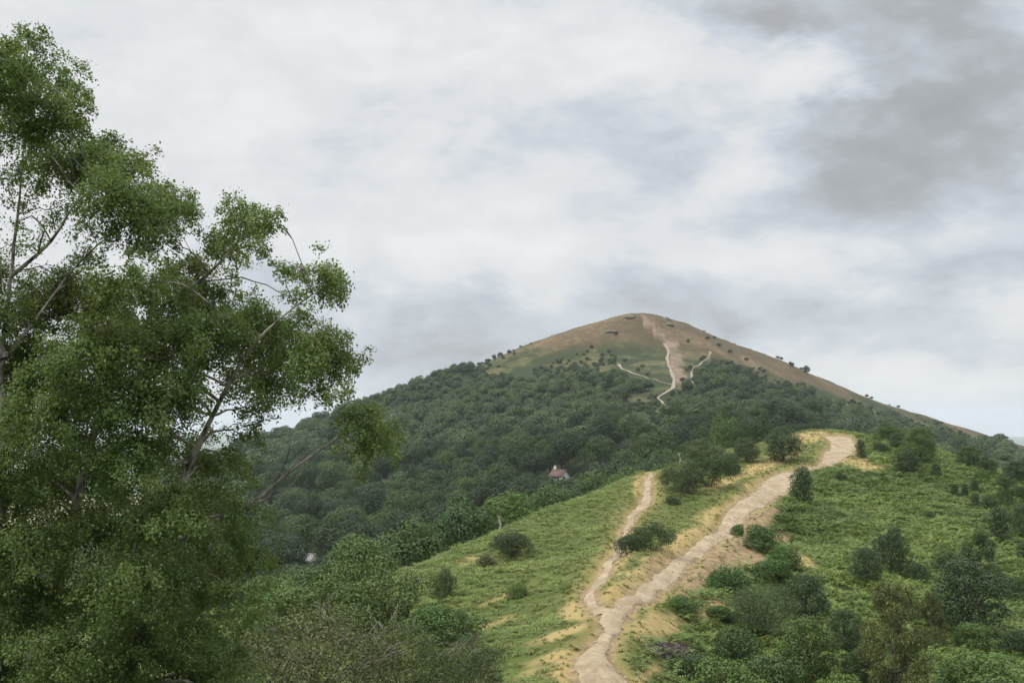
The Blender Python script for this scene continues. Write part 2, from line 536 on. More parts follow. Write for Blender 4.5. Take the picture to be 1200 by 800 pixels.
def make_plant(rng, kind):
    """-> crown mesh data, stem mesh data, nominal width and height"""
    if kind == 'wood':                     # broadleaf tree, domed crown
        Wd, Ht, n, size, asp, jit = 10.0, 12.0, 13000, 0.27, 0.8, 0.3
        D = fib(26, rng, -0.45)
        C = D * np.array([3.4, 3.4, 3.0]) * rng.uniform(0.75, 1.05, (26, 1)) + np.array([0, 0, 7.6])
        R = rng.uniform(1.3, 2.1, (26, 1)) * np.array([[1.1, 1.1, 0.85]])
    elif kind == 'woodlow':                # the same for the far hillside
        Wd, Ht, n, size, asp, jit = 10.0, 11.0, 2600, 0.66, 0.8, 0.22
        D = fib(13, rng, -0.4)
        C = D * np.array([2.9, 2.9, 2.8]) * rng.uniform(0.8, 1.1, (13, 1)) + np.array([0, 0, 6.4])
        R = rng.uniform(1.7, 2.6, (13, 1)) * np.array([[1.1, 1.1, 0.85]])
    elif kind == 'round':                  # dense rounded tree
        Wd, Ht, n, size, asp, jit = 5.0, 5.2, 17000, 0.12, 0.72, 0.42
        D = fib(34, rng, -0.8)
        C = D * np.array([1.85, 1.85, 2.0]) * rng.uniform(0.8, 1.05, (34, 1)) + np.array([0, 0, 2.5])
        R = rng.uniform(0.5, 0.85, (34, 1)) * np.array([[1.1, 1.1, 0.85]])
    elif kind == 'upright':                # narrow holly shape
        Wd, Ht, n, size, asp, jit = 2.8, 4.6, 5600, 0.15, 0.65, 0.5
        m = 26
        z = np.linspace(0.35, 4.1, m)
        a = np.arange(m) * 2.4
        rr = 0.95 * np.sqrt(np.clip(1 - (z / 4.7) ** 2.2, 0.05, 1)) * rng.uniform(0.5, 1, m)
        C = np.stack([rr * np.cos(a), rr * np.sin(a), z], 1)
        R = rng.uniform(0.38, 0.62, (m, 1)) * np.array([[1, 1, 1.05]])
    elif kind == 'thorn':                  # wide hawthorn with a flat, ragged top
        Wd, Ht, n, size, asp, jit = 6.0, 3.6, 14000, 0.12, 0.7, 0.5
        m = 34
        a = rng.uniform(0, 6.28, m)
        rr = 2.5 * np.sqrt(rng.uniform(0.02, 1, m))
        C = np.stack([rr * np.cos(a), rr * np.sin(a), 2.5 - 0.16 * rr ** 2 + rng.normal(0, 0.28, m)], 1)
        C[: m // 3, 2] = rng.uniform(0.6, 1.5, m // 3)
        R = rng.uniform(0.45, 0.8, (m, 1)) * np.array([[1.15, 1.15, 0.75]])
    elif kind == 'bush':                   # low shrub, broad leaves
        Wd, Ht, n, size, asp, jit = 4.0, 2.8, 9000, 0.125, 0.7, 0.5
        D = fib(22, rng, -0.1)
        C = D * np.array([1.5, 1.5, 1.5]) * rng.uniform(0.7, 1.1, (22, 1)) + np.array([0, 0, 0.75])
        R = rng.uniform(0.42, 0.75, (22, 1)) * np.array([[1.1, 1.1, 0.85]])
    elif kind == 'feather':                # loose sapling birch, drooping sprays
        Wd, Ht, n, size, asp, jit = 5.4, 7.0, 24000, 0.15, 0.36, 0.8
        m = 54
        z = rng.uniform(0.7, 6.4, m)
        a = rng.uniform(0, 6.28, m)
        rr = 2.75 * (1 - z / 7.4) ** 0.75 * np.sqrt(rng.uniform(0.05, 1, m))
        C = np.stack([rr * np.cos(a), rr * np.sin(a), z], 1)
        R = rng.uniform(0.3, 0.62, (m, 1)) * np.array([[0.95, 0.95, 1.25]])
    elif kind == 'twiggy':                 # half-bare, grey-twigged thorn
        Wd, Ht, n, size, asp, jit = 6.0, 4.0, 18000, 0.095, 0.5, 0.8
        m = 30
        D = fib(m, rng, -0.1)
        C = D * np.array([2.4, 2.4, 2.4]) * rng.uniform(0.6, 1.0, (m, 1)) + np.array([0, 0, 1.1])
        R = rng.uniform(0.5, 0.85, (m, 1)) * np.array([[1.1, 1.1, 0.8]])
    droop = {'feather': 0.75, 'twiggy': 0.2}.get(kind, 0)
    V, Q = clump_leaves(rng, C, R, n, size, asp, jit, 0.5 if kind in ('feather', 'twiggy') else 0.86 if kind == 'woodlow' else 0.76, droop)
    # trunk and limbs
    runs = []
    tree = kind in ('wood', 'woodlow', 'feather', 'round')
    r0 = {'wood': 0.34, 'woodlow': 0.34, 'round': 0.16, 'feather': 0.055}.get(kind, 0.09)
    if tree:
        zt = Ht * (0.72 if kind != 'feather' else 0.95)
        zz = np.linspace(-0.4, zt, 7)
        tr = np.stack([0.03 * Ht * np.sin(zz * 0.5 + 1) * zz / Ht, 0.02 * Ht * np.cos(zz * 0.7) * zz / Ht, zz], 1)
        runs.append((tr, r0 * np.linspace(1.15, 0.25, 7)))
    for k in rng.permutation(len(C))[: (5 if kind == 'woodlow' else 12 if kind != 'twiggy' else 30)]:
        e = C[k]
        s = np.array([0, 0, max(0.0, min(e[2] * 0.45, Ht * 0.4))]) if tree else np.array([rng.normal(0, 0.12), rng.normal(0, 0.12), -0.15])
        if kind == 'feather':
            s = np.array([0, 0, max(0.2, e[2] - 0.5)])
        mid = (s + e) / 2 + np.array([0, 0, 0.08 * Ht]) * (1 if tree else 0.4) + rng.normal(0, 0.03 * Ht, 3)
        pts = np.array([s, (s + mid) / 2 + rng.normal(0, 0.01 * Ht, 3), mid, (mid + e) / 2, e])
        runs.append((pts, r0 * 0.5 * np.array([1, 0.8, 0.62, 0.45, 0.2])))
    if kind == 'twiggy':                   # grey twigs poke out past the leaves
        for k in range(120):
            c = C[rng.integers(len(C))]
            d = unit(c - np.array([0, 0, 0.6]) + rng.normal(0, 0.9, 3))
            s = c + rng.normal(0, 0.25, 3)
            L = rng.uniform(0.5, 1.1)
            pts = np.array([s, s + d * L * 0.5 + rng.normal(0, 0.05, 3), s + d * L + np.array([0, 0, -0.12]) + rng.normal(0, 0.08, 3)])
            runs.append((pts, np.array([0.022, 0.016, 0.006])))
    TV, TQ = tubes(runs, 5)
    return (V, Q), (TV, TQ), Wd, Ht


# ------------------------------------------------------------------ materials
def new_mat(name):
    m = bpy.data.materials.new(name)
    m.use_nodes = True
    m.node_tree.nodes.clear()
    return m, NG(m.node_tree)


def leaf_mat(name, lo, hi, transl=0.25, mode='object', hue=0.025):
    """lo/hi: darker and lighter leaf colours; each leaf differs, each plant differs"""
    m, g = new_mat(name)
    isl = g.n('ShaderNodeNewGeometry').outputs['Random Per Island']
    oi = g.n('ShaderNodeObjectInfo')
    if mode == 'object':
        f = g.math('ADD', g.math('MULTIPLY', isl, 0.75), g.math('MULTIPLY', oi.outputs['Random'], 0.25))
        c = g.mix(f, lo, hi)
        c = g.mix(1.0, c, oi.outputs['Color'], 'MULTIPLY')
    else:
        at_ = g.n('ShaderNodeAttribute', attribute_type='INSTANCER', attribute_name='tint')
        f = g.math('ADD', g.math('MULTIPLY', isl, 0.4), g.math('MULTIPLY', at_.outputs['Fac'], 0.6))
        c = g.mix(f, lo, hi)
    tc = g.n('ShaderNodeTexCoord').outputs['Object']
    nz = g.noise(tc, 0.9, 2)
    hs = g.n('ShaderNodeHueSaturation')
    g.put(hs.inputs['Hue'], g.math('ADD', 0.5, g.math('MULTIPLY', g.math('SUBTRACT', nz, 0.5), hue * 4)))
    hs.inputs['Saturation'].default_value = 1.0
    g.put(hs.inputs['Value'], g.math('ADD', 0.8, g.math('MULTIPLY', nz, 0.4)))
    g.put(hs.inputs['Color'], c)
    p = g.n('ShaderNodeBsdfPrincipled', i_Roughness=0.55)
    p.inputs['Specular IOR Level'].default_value = 0.28
    g.put(p.inputs['Base Color'], hs.outputs[0])
    out = g.n('ShaderNodeOutputMaterial')
    if transl:
        tr = g.n('ShaderNodeBsdfTranslucent')
        g.put(tr.inputs[0], g.mix(1.0, hs.outputs[0], (1.25, 1.2, 0.6), 'MULTIPLY'))
        mx = g.n('ShaderNodeMixShader', i_0=transl)
        g.put(mx.inputs[1], p.outputs[0])
        g.put(mx.inputs[2], tr.outputs[0])
        g.put(out.inputs[0], mx.outputs[0])
    else:
        g.put(out.inputs[0], p.outputs[0])
    return m


def bark_mat(name, a, b, scale=6):
    m, g = new_mat(name)
    tc = g.n('ShaderNodeTexCoord').outputs['Object']
    n = g.noise(g.vmath('MULTIPLY', tc, (1, 1, 0.5)), scale, 6, 0.65)
    p = g.n('ShaderNodeBsdfPrincipled', i_Roughness=0.85)
    g.put(p.inputs['Base Color'], g.ramp(n, [(0.38, a), (0.6, b)]))
    bm = g.n('ShaderNodeBump', i_Strength=0.5, i_Distance=0.03)
    g.put(bm.inputs['Height'], n)
    g.put(p.inputs['Normal'], bm.outputs[0])
    g.put(g.n('ShaderNodeOutputMaterial').inputs[0], p.outputs[0])
    return m


def plain_mat(name, a, b, scale=3.0, rough=0.8):
    m, g = new_mat(name)
    tc = g.n('ShaderNodeTexCoord').outputs['Object']
    n = g.noise(tc, scale, 5, 0.6)
    p = g.n('ShaderNodeBsdfPrincipled', i_Roughness=rough)
    g.put(p.inputs['Base Color'], g.mix(n, a, b))
    g.put(g.n('ShaderNodeOutputMaterial').inputs[0], p.outputs[0])
    return m


M = {
    'birch': leaf_mat('birch_leaf', (0.066, 0.112, 0.030), (0.185, 0.245, 0.078), 0.42),
    'wood': leaf_mat('wood_leaf', (0.026, 0.048, 0.013), (0.072, 0.112, 0.026), 0.15),
    'dark': leaf_mat('dark_leaf', (0.022, 0.042, 0.013), (0.062, 0.098, 0.028), 0.12),
    'thorn': leaf_mat('hawthorn_leaf', (0.036, 0.056, 0.020), (0.100, 0.132, 0.044), 0.15),
    'light': leaf_mat('hazel_leaf', (0.050, 0.090, 0.020), (0.130, 0.195, 0.045), 0.2),
    'feather': leaf_mat('sapling_leaf', (0.066, 0.082, 0.024), (0.150, 0.170, 0.052), 0.25),
    'twiggy': leaf_mat('thin_leaf', (0.050, 0.066, 0.022), (0.135, 0.150, 0.055), 0.2),
    'far': leaf_mat('hillside_leaf', (0.015, 0.033, 0.010), (0.090, 0.128, 0.034), 0.08, 'inst'),
    'bracken': leaf_mat('bracken_frond', (0.038, 0.082, 0.015), (0.225, 0.292, 0.064), 0.2, 'inst'),
    'grass': leaf_mat('grass_blade', (0.090, 0.140, 0.036), (0.42, 0.375, 0.180), 0.3, 'inst', 0.01),
    'heather': leaf_mat('heather_sprig', (0.085, 0.065, 0.060), (0.19, 0.135, 0.145), 0.1, 'inst', 0.0),
    'bark': bark_mat('brown_bark', (0.035, 0.028, 0.02), (0.11, 0.09, 0.07)),
    'birchbark': bark_mat('birch_bark', (0.05, 0.04, 0.035), (0.33, 0.30, 0.26), 4),
    'greybark': bark_mat('grey_twig', (0.07, 0.062, 0.05), (0.20, 0.18, 0.15)),
    'deadwood': bark_mat('bleached_wood', (0.20, 0.185, 0.16), (0.38, 0.355, 0.31)),
}

# ------------------------------------------------------------------ ground
az = np.concatenate([np.arange(-180, -32, 4.0), np.arange(-32, -25, 0.4), np.arange(-25, 25.001, 0.11), np.arange(25.4, 32, 0.4), np.arange(32, 180, 4.0)])
az = np.radians(az)
rad = np.concatenate([[0.0], np.geomspace(1.5, 40, 40)[:-1], np.geomspace(40, 64, 14)[:-1], np.geomspace(64, 300, 330)[:-1], np.geomspace(300, 1250, 130)[:-1], np.geomspace(1250, 16000, 55)])
nA, nR = len(az), len(rad)
AA, RR = np.meshgrid(az, rad[1:])
GX, GY = RR * np.sin(AA), RR * np.cos(AA)
GZ = H0(GX, GY)
PF = np.full(GX.shape, 1e3)
nearm = (RR < 300) & (np.abs(AA) < 0.6) & (RR > 55)
PF[nearm] = path_field(GX[nearm], GY[nearm])
GZ = GZ + np.where(PF < 4, carve(PF, GX, GY), 0)
V = np.concatenate([[[0, 0, float(H0(np.array([0.0]), np.array([0.0]))[0])]], np.stack([GX, GY, GZ], -1).reshape(-1, 3)])
i = np.arange(nR - 2)[:, None] * nA
j = np.arange(nA)[None]
k = (j + 1) % nA
Q = np.stack([i + j, i + k, i + nA + k, i + nA + j], -1).reshape(-1, 4)[:, ::-1] + 1
jj = np.arange(nA)
T = np.stack([np.zeros(nA, int), (jj + 1) % nA + 1, jj + 1], 1)
ground_me = mesh_np('ground', V, [Q, T], smooth=True)


def ellipse(px, py, e):
    x0, y0, rx, ry, ang = e
    a = radians(ang)
    dx, dy = px - x0, py - y0
    u, v = dx * cos(a) + dy * sin(a), -dx * sin(a) + dy * cos(a)
    return np.exp(-((u / rx) ** 2 + (v / ry) ** 2))


# ground cover as surveyed: bleached grass, bare brown soil
DRY = [(742, 680, 46, 16, -38), (785, 648, 66, 13, -38), (775, 733, 42, 19, -18), (830, 715, 30, 10, -10), (640, 772, 40, 7, -14), (650, 745, 45, 6, -16), (680, 714, 34, 13, -10), (670, 785, 26, 16, 0),
       (895, 545, 60, 8, -22), (935, 516, 40, 8, -8), (856, 592, 48, 8, -40), (935, 655, 26, 12, 30), (755, 790, 12, 26, 50), (725, 648, 14, 30, 35), (560, 655, 36, 5, -14), (585, 700, 40, 4, -20),
       (752, 567, 20, 8, -60), (1010, 545, 30, 9, 10), (850, 565, 30, 6, -20), (560, 735, 60, 5, -14), (612, 790, 30, 6, -12)]
SOIL = [(832, 662, 58, 26, -36), (868, 640, 48, 22, -36), (898, 606, 26, 9, -42), (880, 655, 26, 14, 10), (762, 660, 20, 5, -35), (1004, 528, 12, 10, 0), (915, 628, 14, 10, 0)]
GPX, GPY = project(np.stack([GX, GY, GZ], -1))
nv = fbm(GX, GY, 7, 4, 31)
nv2 = fbm(GX, GY, 2.2, 3, 41)
isnear = (RR < 290) & (np.abs(AA) < 0.55)


def zones(px, py, x, y, pf):
    a = fbm(x, y, 7, 4, 31)
    b = fbm(x, y, 2.2, 3, 41)
    wx, wy = px + 9 * a, py + 5 * b
    dry = np.zeros_like(px)
    soil = np.zeros_like(px)
    for e in DRY:
        dry = np.maximum(dry, ellipse(wx, wy, e))
    for e in SOIL:
        soil = np.maximum(soil, ellipse(wx, wy, e))
    dry = np.clip(sstep(0.22, 0.85, dry + 0.30 * a + 0.30 * b) * (1 - 0.35 * (px < 640)) + 0.8 * np.exp(-np.maximum(pf, 0) / 1.2) * (pf < 6), 0, 1)
    soil = np.clip(sstep(0.35, 0.7, soil + 0.3 * a + 0.2 * b) + (1 - sstep(0.0, 0.7, pf + 0.4 * b)), 0, 1)
    return dry, soil


dry, soil = zones(GPX, GPY, GX, GY, PF)
dry, soil = dry * isnear, soil * isnear
# far hill: brown top above a woodland edge
TOP = [(200, 560), (430, 470), (520, 432), (560, 440), (600, 452), (640, 447), (690, 446), (725, 452), (745, 478), (775, 492), (800, 492), (806, 456), (830, 430), (860, 437), (900, 452),
       (960, 475), (1030, 498), (1060, 506), (1100, 516), (1160, 534), (1240, 556)]
tx, ty = np.array(TOP).T


def far_zone(px, py, x, y):
    """1 where the far hill is open grass, 0 in the woods"""
    e = np.interp(px + 16 * fbm(x, y, 45, 3, 51), tx, ty)
    return sstep(-5, 5, e - py - 16 * fbm(x, y, 80, 4, 55) - 7 * fbm(x, y, 22, 2, 57))


isfar = (RR > 420) & (RR < 1700) & (np.abs(AA) < 0.55)
op = far_zone(GPX, GPY, GX, GY) * isfar
heath = np.clip(sstep(-0.1, 0.1, (440 - 0.00 * GPX) - GPY + 30 * fbm(GX, GY, 90, 3, 61) + np.abs(GPX - 790) * 0.16 * (GPX > 790)) * op, 0, 1)
brown = sstep(0.0, 14, (413 + 0.29 * np.maximum(GPX - 800, 0) + 0.05 * np.maximum(700 - GPX, 0)) - GPY + 18 * fbm(GX, GY, 60, 4, 66)) * op
SCAR = [(792, 424, 10, 22, -10), (786, 404, 9, 14, -30), (797, 443, 8, 12, 0), (768, 386, 5, 17, -55), (755, 374, 4, 7, -40), (800, 496, 9, 5, 0), (880, 425, 16, 4, 25)]
scar = np.zeros_like(GPX)
for e in SCAR:
    scar = np.maximum(scar, ellipse(GPX + 5 * nv, GPY + 4 * nv2, e))
scar = sstep(0.3, 0.7, scar) * isfar
zone = np.zeros((len(V), 4), np.float32)
zone[1:, 0] = np.clip(soil, 0, 1).ravel()
zone[1:, 1] = np.clip(dry, 0, 1).ravel()
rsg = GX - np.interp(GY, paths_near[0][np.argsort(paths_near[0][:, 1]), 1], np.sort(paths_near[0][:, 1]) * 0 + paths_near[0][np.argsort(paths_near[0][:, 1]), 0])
fern = np.where(rsg > 2.5, 1.0, 0.35) * isnear * sstep(0.5, 2.5, PF)  # mask for bracken litter and the shade painted under the fronds
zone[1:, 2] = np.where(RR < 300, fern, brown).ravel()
zone[1:, 3] = 1
zone2 = np.zeros((len(V), 4), np.float32)
zone2[1:, 0] = op.ravel()
zone2[1:, 1] = scar.ravel()
zone2[1:, 2] = sstep(1500, 2600, RR).ravel()
zone2[1:, 3] = 1
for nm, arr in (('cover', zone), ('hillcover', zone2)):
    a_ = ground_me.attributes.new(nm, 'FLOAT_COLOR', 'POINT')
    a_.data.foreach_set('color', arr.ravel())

m, g = new_mat('hill_turf')
pos = g.n('ShaderNodeNewGeometry').outputs['Position']
s1 = g.n('ShaderNodeSeparateColor', i_0=g.n('ShaderNodeAttribute', attribute_name='cover').outputs['Color'])
s2 = g.n('ShaderNodeSeparateColor', i_0=g.n('ShaderNodeAttribute', attribute_name='hillcover').outputs['Color'])
na = g.noise(pos, 0.12, 6, 0.6)
nb = g.noise(pos, 1.3, 6, 0.65)
nc = g.noise(pos, 0.035, 5, 0.6, 0.3)
nd = g.noise(pos, 9.0, 4, 0.7)
green = g.mix(g.ramp(na, [(0.35, 0.0), (0.65, 1.0)]), (0.058, 0.090, 0.021), (0.104, 0.136, 0.034))
green = g.mix(g.math('MULTIPLY', g.ramp(nb, [(0.45, 0.0), (0.7, 1.0)]), 0.4), green, (0.15, 0.155, 0.06))
dryc = g.mix(nb, (0.24, 0.178, 0.074), (0.41, 0.310, 0.138))
dryc = g.mix(g.math('MULTIPLY', g.ramp(nd, [(0.5, 0.0), (0.75, 1.0)]), 0.5), dryc, (0.13, 0.14, 0.05))
soilc = g.mix(g.ramp(nb, [(0.35, 0.0), (0.68, 1.0)]), (0.15, 0.108, 0.062), (0.33, 0.245, 0.135))
nk = g.noise(pos, 0.22, 6, 0.7)
nh = g.noise(pos, 0.028, 7, 0.62, 0.5)
opg = g.mix(g.ramp(nc, [(0.38, 0.0), (0.62, 1.0)]), (0.066, 0.076, 0.031), (0.125, 0.110, 0.050))
opb = g.mix(g.ramp(nc, [(0.36, 0.0), (0.64, 1.0)]), (0.086, 0.062, 0.038), (0.176, 0.125, 0.070))
opb = g.mix(g.math('MULTIPLY', g.ramp(na, [(0.5, 0.0), (0.7, 1.0)]), 0.5), opb, (0.12, 0.12, 0.055))
patch = g.ramp(nh, [(0.455, 0.0), (0.52, 1.0)])
opg = g.mix(g.math('MULTIPLY', patch, 0.8), opg, (0.020, 0.034, 0.014))
opb = g.mix(g.math('MULTIPLY', patch, 0.45), opb, (0.060, 0.052, 0.028))
opg = g.mix(g.ramp(nk, [(0.42, 0.55), (0.58, 0.0)]), opg, (0.034, 0.044, 0.018))
opb = g.mix(g.ramp(nk, [(0.40, 0.6), (0.56, 0.0)]), opb, (0.060, 0.050, 0.028))
floorc = g.mix(na, (0.020, 0.030, 0.012), (0.045, 0.058, 0.022))
vor = g.n('ShaderNodeTexVoronoi', i_Scale=0.0022)
g.put(vor.inputs['Vector'], pos)
fields = g.ramp(g.n('ShaderNodeSeparateColor', i_0=vor.outputs['Color']).outputs[0], [(0.0, (0.05, 0.07, 0.03)), (0.4, (0.10, 0.13, 0.05)), (0.7, (0.2, 0.18, 0.09)), (1.0, (0.07, 0.10, 0.04))], 'CONSTANT')
ln = g.vmath('LENGTH', pos)
farf = g.mapr(ln, 280, 330)
green = g.mix(g.math('MULTIPLY', s1.outputs[2], 0.6), green, g.mix(nb, (0.030, 0.036, 0.014), (0.060, 0.066, 0.026)))  # bracken litter, with dark shade between the fronds painted into the ground colour
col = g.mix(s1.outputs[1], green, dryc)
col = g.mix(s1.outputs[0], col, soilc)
hill = g.mix(s1.outputs[2], opg, opb)
hill = g.mix(s2.outputs[0], floorc, hill)
hill = g.mix(g.math('MULTIPLY', s2.outputs[1], g.ramp(na, [(0.35, 0.25), (0.6, 0.85)])), hill, (0.25, 0.18, 0.135))
hill = g.mix(s2.outputs[2], hill, fields)
col = g.mix(farf, col, hill)
p = g.n('ShaderNodeBsdfPrincipled', i_Roughness=0.95)
p.inputs['Specular IOR Level'].default_value = 0.1
g.put(p.inputs['Base Color'], col)
bm = g.n('ShaderNodeBump', i_Strength=0.7, i_Distance=0.25)
g.put(bm.inputs['Height'], g.math('ADD', nb, g.math('MULTIPLY', nd, 0.3)))
g.put(p.inputs['Normal'], bm.outputs[0])
g.put(g.n('ShaderNodeOutputMaterial').inputs[0], p.outputs[0])
M['turf'] = m
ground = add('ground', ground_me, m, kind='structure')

# ------------------------------------------------------------------ paths
m, g = new_mat('trodden_earth')
pos = g.n('ShaderNodeNewGeometry').outputs['Position']
na = g.noise(pos, 0.5, 6, 0.62)
nb = g.noise(pos, 3.0, 6, 0.7)
nd = g.noise(pos, 14.0, 4, 0.7)
c = g.mix(g.ramp(na, [(0.36, 0.0), (0.64, 1.0)]), (0.255, 0.196, 0.124), (0.395, 0.322, 0.220))
c = g.mix(g.math('MULTIPLY', g.ramp(nb, [(0.5, 0.0), (0.66, 1.0)]), 0.6), c, (0.20, 0.142, 0.088))
c = g.mix(g.math('MULTIPLY', g.ramp(nd, [(0.58, 0.0), (0.7, 1.0)]), 0.6), c, (0.42, 0.35, 0.26))
p = g.n('ShaderNodeBsdfPrincipled', i_Roughness=0.95)
p.inputs['Specular IOR Level'].default_value = 0.1
g.put(p.inputs['Base Color'], c)
bm = g.n('ShaderNodeBump', i_Strength=0.8, i_Distance=0.12)
g.put(bm.inputs['Height'], g.math('ADD', nb, g.math('MULTIPLY', nd, 0.35)))
g.put(p.inputs['Normal'], bm.outputs[0])
g.put(g.n('ShaderNodeOutputMaterial').inputs[0], p.outputs[0])
M['path'] = m


def ribbon(name, cc, nw, lift, edge, rough, hfun):
    """a draped sheet along cc (x, y, half-width) with ragged edges"""
    t = np.gradient(cc[:, :2], axis=0)
    t = unit(t)
    for _ in range(4):
        t[1:-1] = unit((t[:-2] + t[1:-1] * 2 + t[2:]))
    nrm = np.stack([t[:, 1], -t[:, 0]], 1)
    s = np.arange(len(cc)) * 1.0
    u = np.linspace(-1, 1, nw)
    wl = cc[:, 2] + edge * fbm(s * 0.35, s * 0 + 3.3, 3.0, 4, 71) * 2
    wr = cc[:, 2] + edge * fbm(s * 0.35, s * 0 + 8.7, 3.0, 4, 73) * 2
    ww = np.where(u[None] < 0, wl[:, None], wr[:, None])
    P = cc[:, None, :2] + nrm[:, None] * (u[None] * ww)[..., None]
    S2, U2 = np.broadcast_arrays((s * 0.35)[:, None], u[None] * ww)
    # ruts run along the way, with only a little cross-grain
    z = hfun(P[..., 0], P[..., 1]) + lift * (1 - 1.6 * np.abs(u[None]) ** 8) + rough * (fbm(S2 * 0.12, U2 + 5, 0.9, 3, 81) + 0.35 * fbm(P[..., 0], P[..., 1], 0.8, 3, 83)) * (1 - u[None] ** 4)
    V = np.concatenate([P, z[..., None]], -1).reshape(-1, 3)
    n = len(cc)
    i = np.arange(n - 1)[:, None] * nw
    j = np.arange(nw - 1)[None]
    Q = np.stack([i + j, i + j + 1, i + nw + j + 1, i + nw + j], -1).reshape(-1, 4)
    return add(name, mesh_np(name, V, [Q[:, ::-1] if False else Q], smooth=True), M['path'], kind='structure')


ribbon('path', paths_near[0], 21, 0.10, 0.30, 0.10, H)
ribbon('path', paths_near[1], 11, 0.10, 0.22, 0.08, H)
M['farpath'] = plain_mat('worn_track', (0.17, 0.135, 0.095), (0.29, 0.24, 0.175), 0.15)
FARP = [([(779, 404), (783, 412), (782, 422), (787, 436), (790, 444), (789, 452), (781, 459), (772, 467), (777, 474), (790, 481), (797, 486)], 0.95),
        ([(725, 427), (729, 433), (742, 438), (757, 443), (772, 447), (788, 451)], 0.7),
        ([(833, 413), (829, 421), (820, 428), (812, 433), (811, 443), (814, 456)], 0.6)]
for pts, w in FARP:
    c = np.array([hit(px, py, 420, 1100, 1200)[:2] for px, py in pts])
    cc = spline(np.column_stack([c, np.full(len(c), w)]), 2.5)
    o = ribbon('path', cc, 7, 0.5, 0.7, 0.0, H0)
    # settle the sheet on the built ground
    me = o.data
    me.materials[0] = M['farpath']
    co = np.empty(len(me.vertices) * 3, np.float32)
    me.vertices.foreach_get('co', co)
    co = co.reshape(-1, 3)
    from mathutils.bvhtree import BVHTree
    if 'BV' not in globals():
        BV = BVHTree.FromObject(ground, bpy.context.evaluated_depsgraph_get())
    for q in range(len(co)):
        h = BV.ray_cast(Vector((co[q, 0], co[q, 1], 600)), Vector((0, 0, -1)))
        if h[0] is not None:
            co[q, 2] = h[0].z + 0.45
    me.vertices.foreach_set('co', co.ravel())
    me.update()


def ground_z(x, y):
    h = BV.ray_cast(Vector((float(x), float(y), 800)), Vector((0, 0, -1)))
    return h[0].z if h[0] is not None else float(H0(np.array([x]), np.array([y]))[0])


# ------------------------------------------------------------------ plants as individuals
PROTO = {}


def proto(kind, v, leafm, barkm):
    key = (kind, v, leafm)
    if key not in PROTO:
        rng = np.random.default_rng(abs(hash((len(kind) * 7 + ord(kind[0]) * 31 + ord(kind[-1]), v))) % 2 ** 31)
        (CV, CQ), (TV, TQ), Wd, Ht = make_plant(rng, kind)
        cm = mesh_np('crown', CV, [CQ])
        cm.materials.append(M[leafm])
        tm = mesh_np('trunk', TV, [TQ], smooth=True)
        tm.materials.append(M[barkm])
        PROTO[key] = (cm, tm, Wd, Ht)
    return PROTO[key]


def plant(name, kind, leafm, loc, w, h, label, cat, group=None, v=0, tint=(1, 1, 1), barkm='bark', rz=None, lean=None):
    cm, tm, Wd, Ht = proto(kind, v, leafm, barkm)
    e = empty(name, loc, random.uniform(0, 6.28) if rz is None else rz, (w / Wd, w / Wd, h / Ht), label=label, category=cat, group=group)
    if lean:
        e.rotation_euler = (lean[0], lean[1], e.rotation_euler[2])
    c = add('crown', cm, None, e)
    c.color = (*tint, 1)
    add('trunk', tm, None, e)
    return e


def plant_at(name, kind, leafm, px, base, wpx, hpx, label, cat, sink=0.15, d=None, **kw):
    if d is None:
        P = hit(px, base, 40, 300, 900)
    else:
        P = at(px, base, d)
    s = P[1] / F_PX
    z = ground_z(P[0], P[1])
    top = at(px, base - hpx, P[1])[2]
    hh = max(0.5, top - z + sink)
    return plant(name, kind, leafm, (P[0], P[1], z - sink), wpx * s, hh, label, cat, **kw)


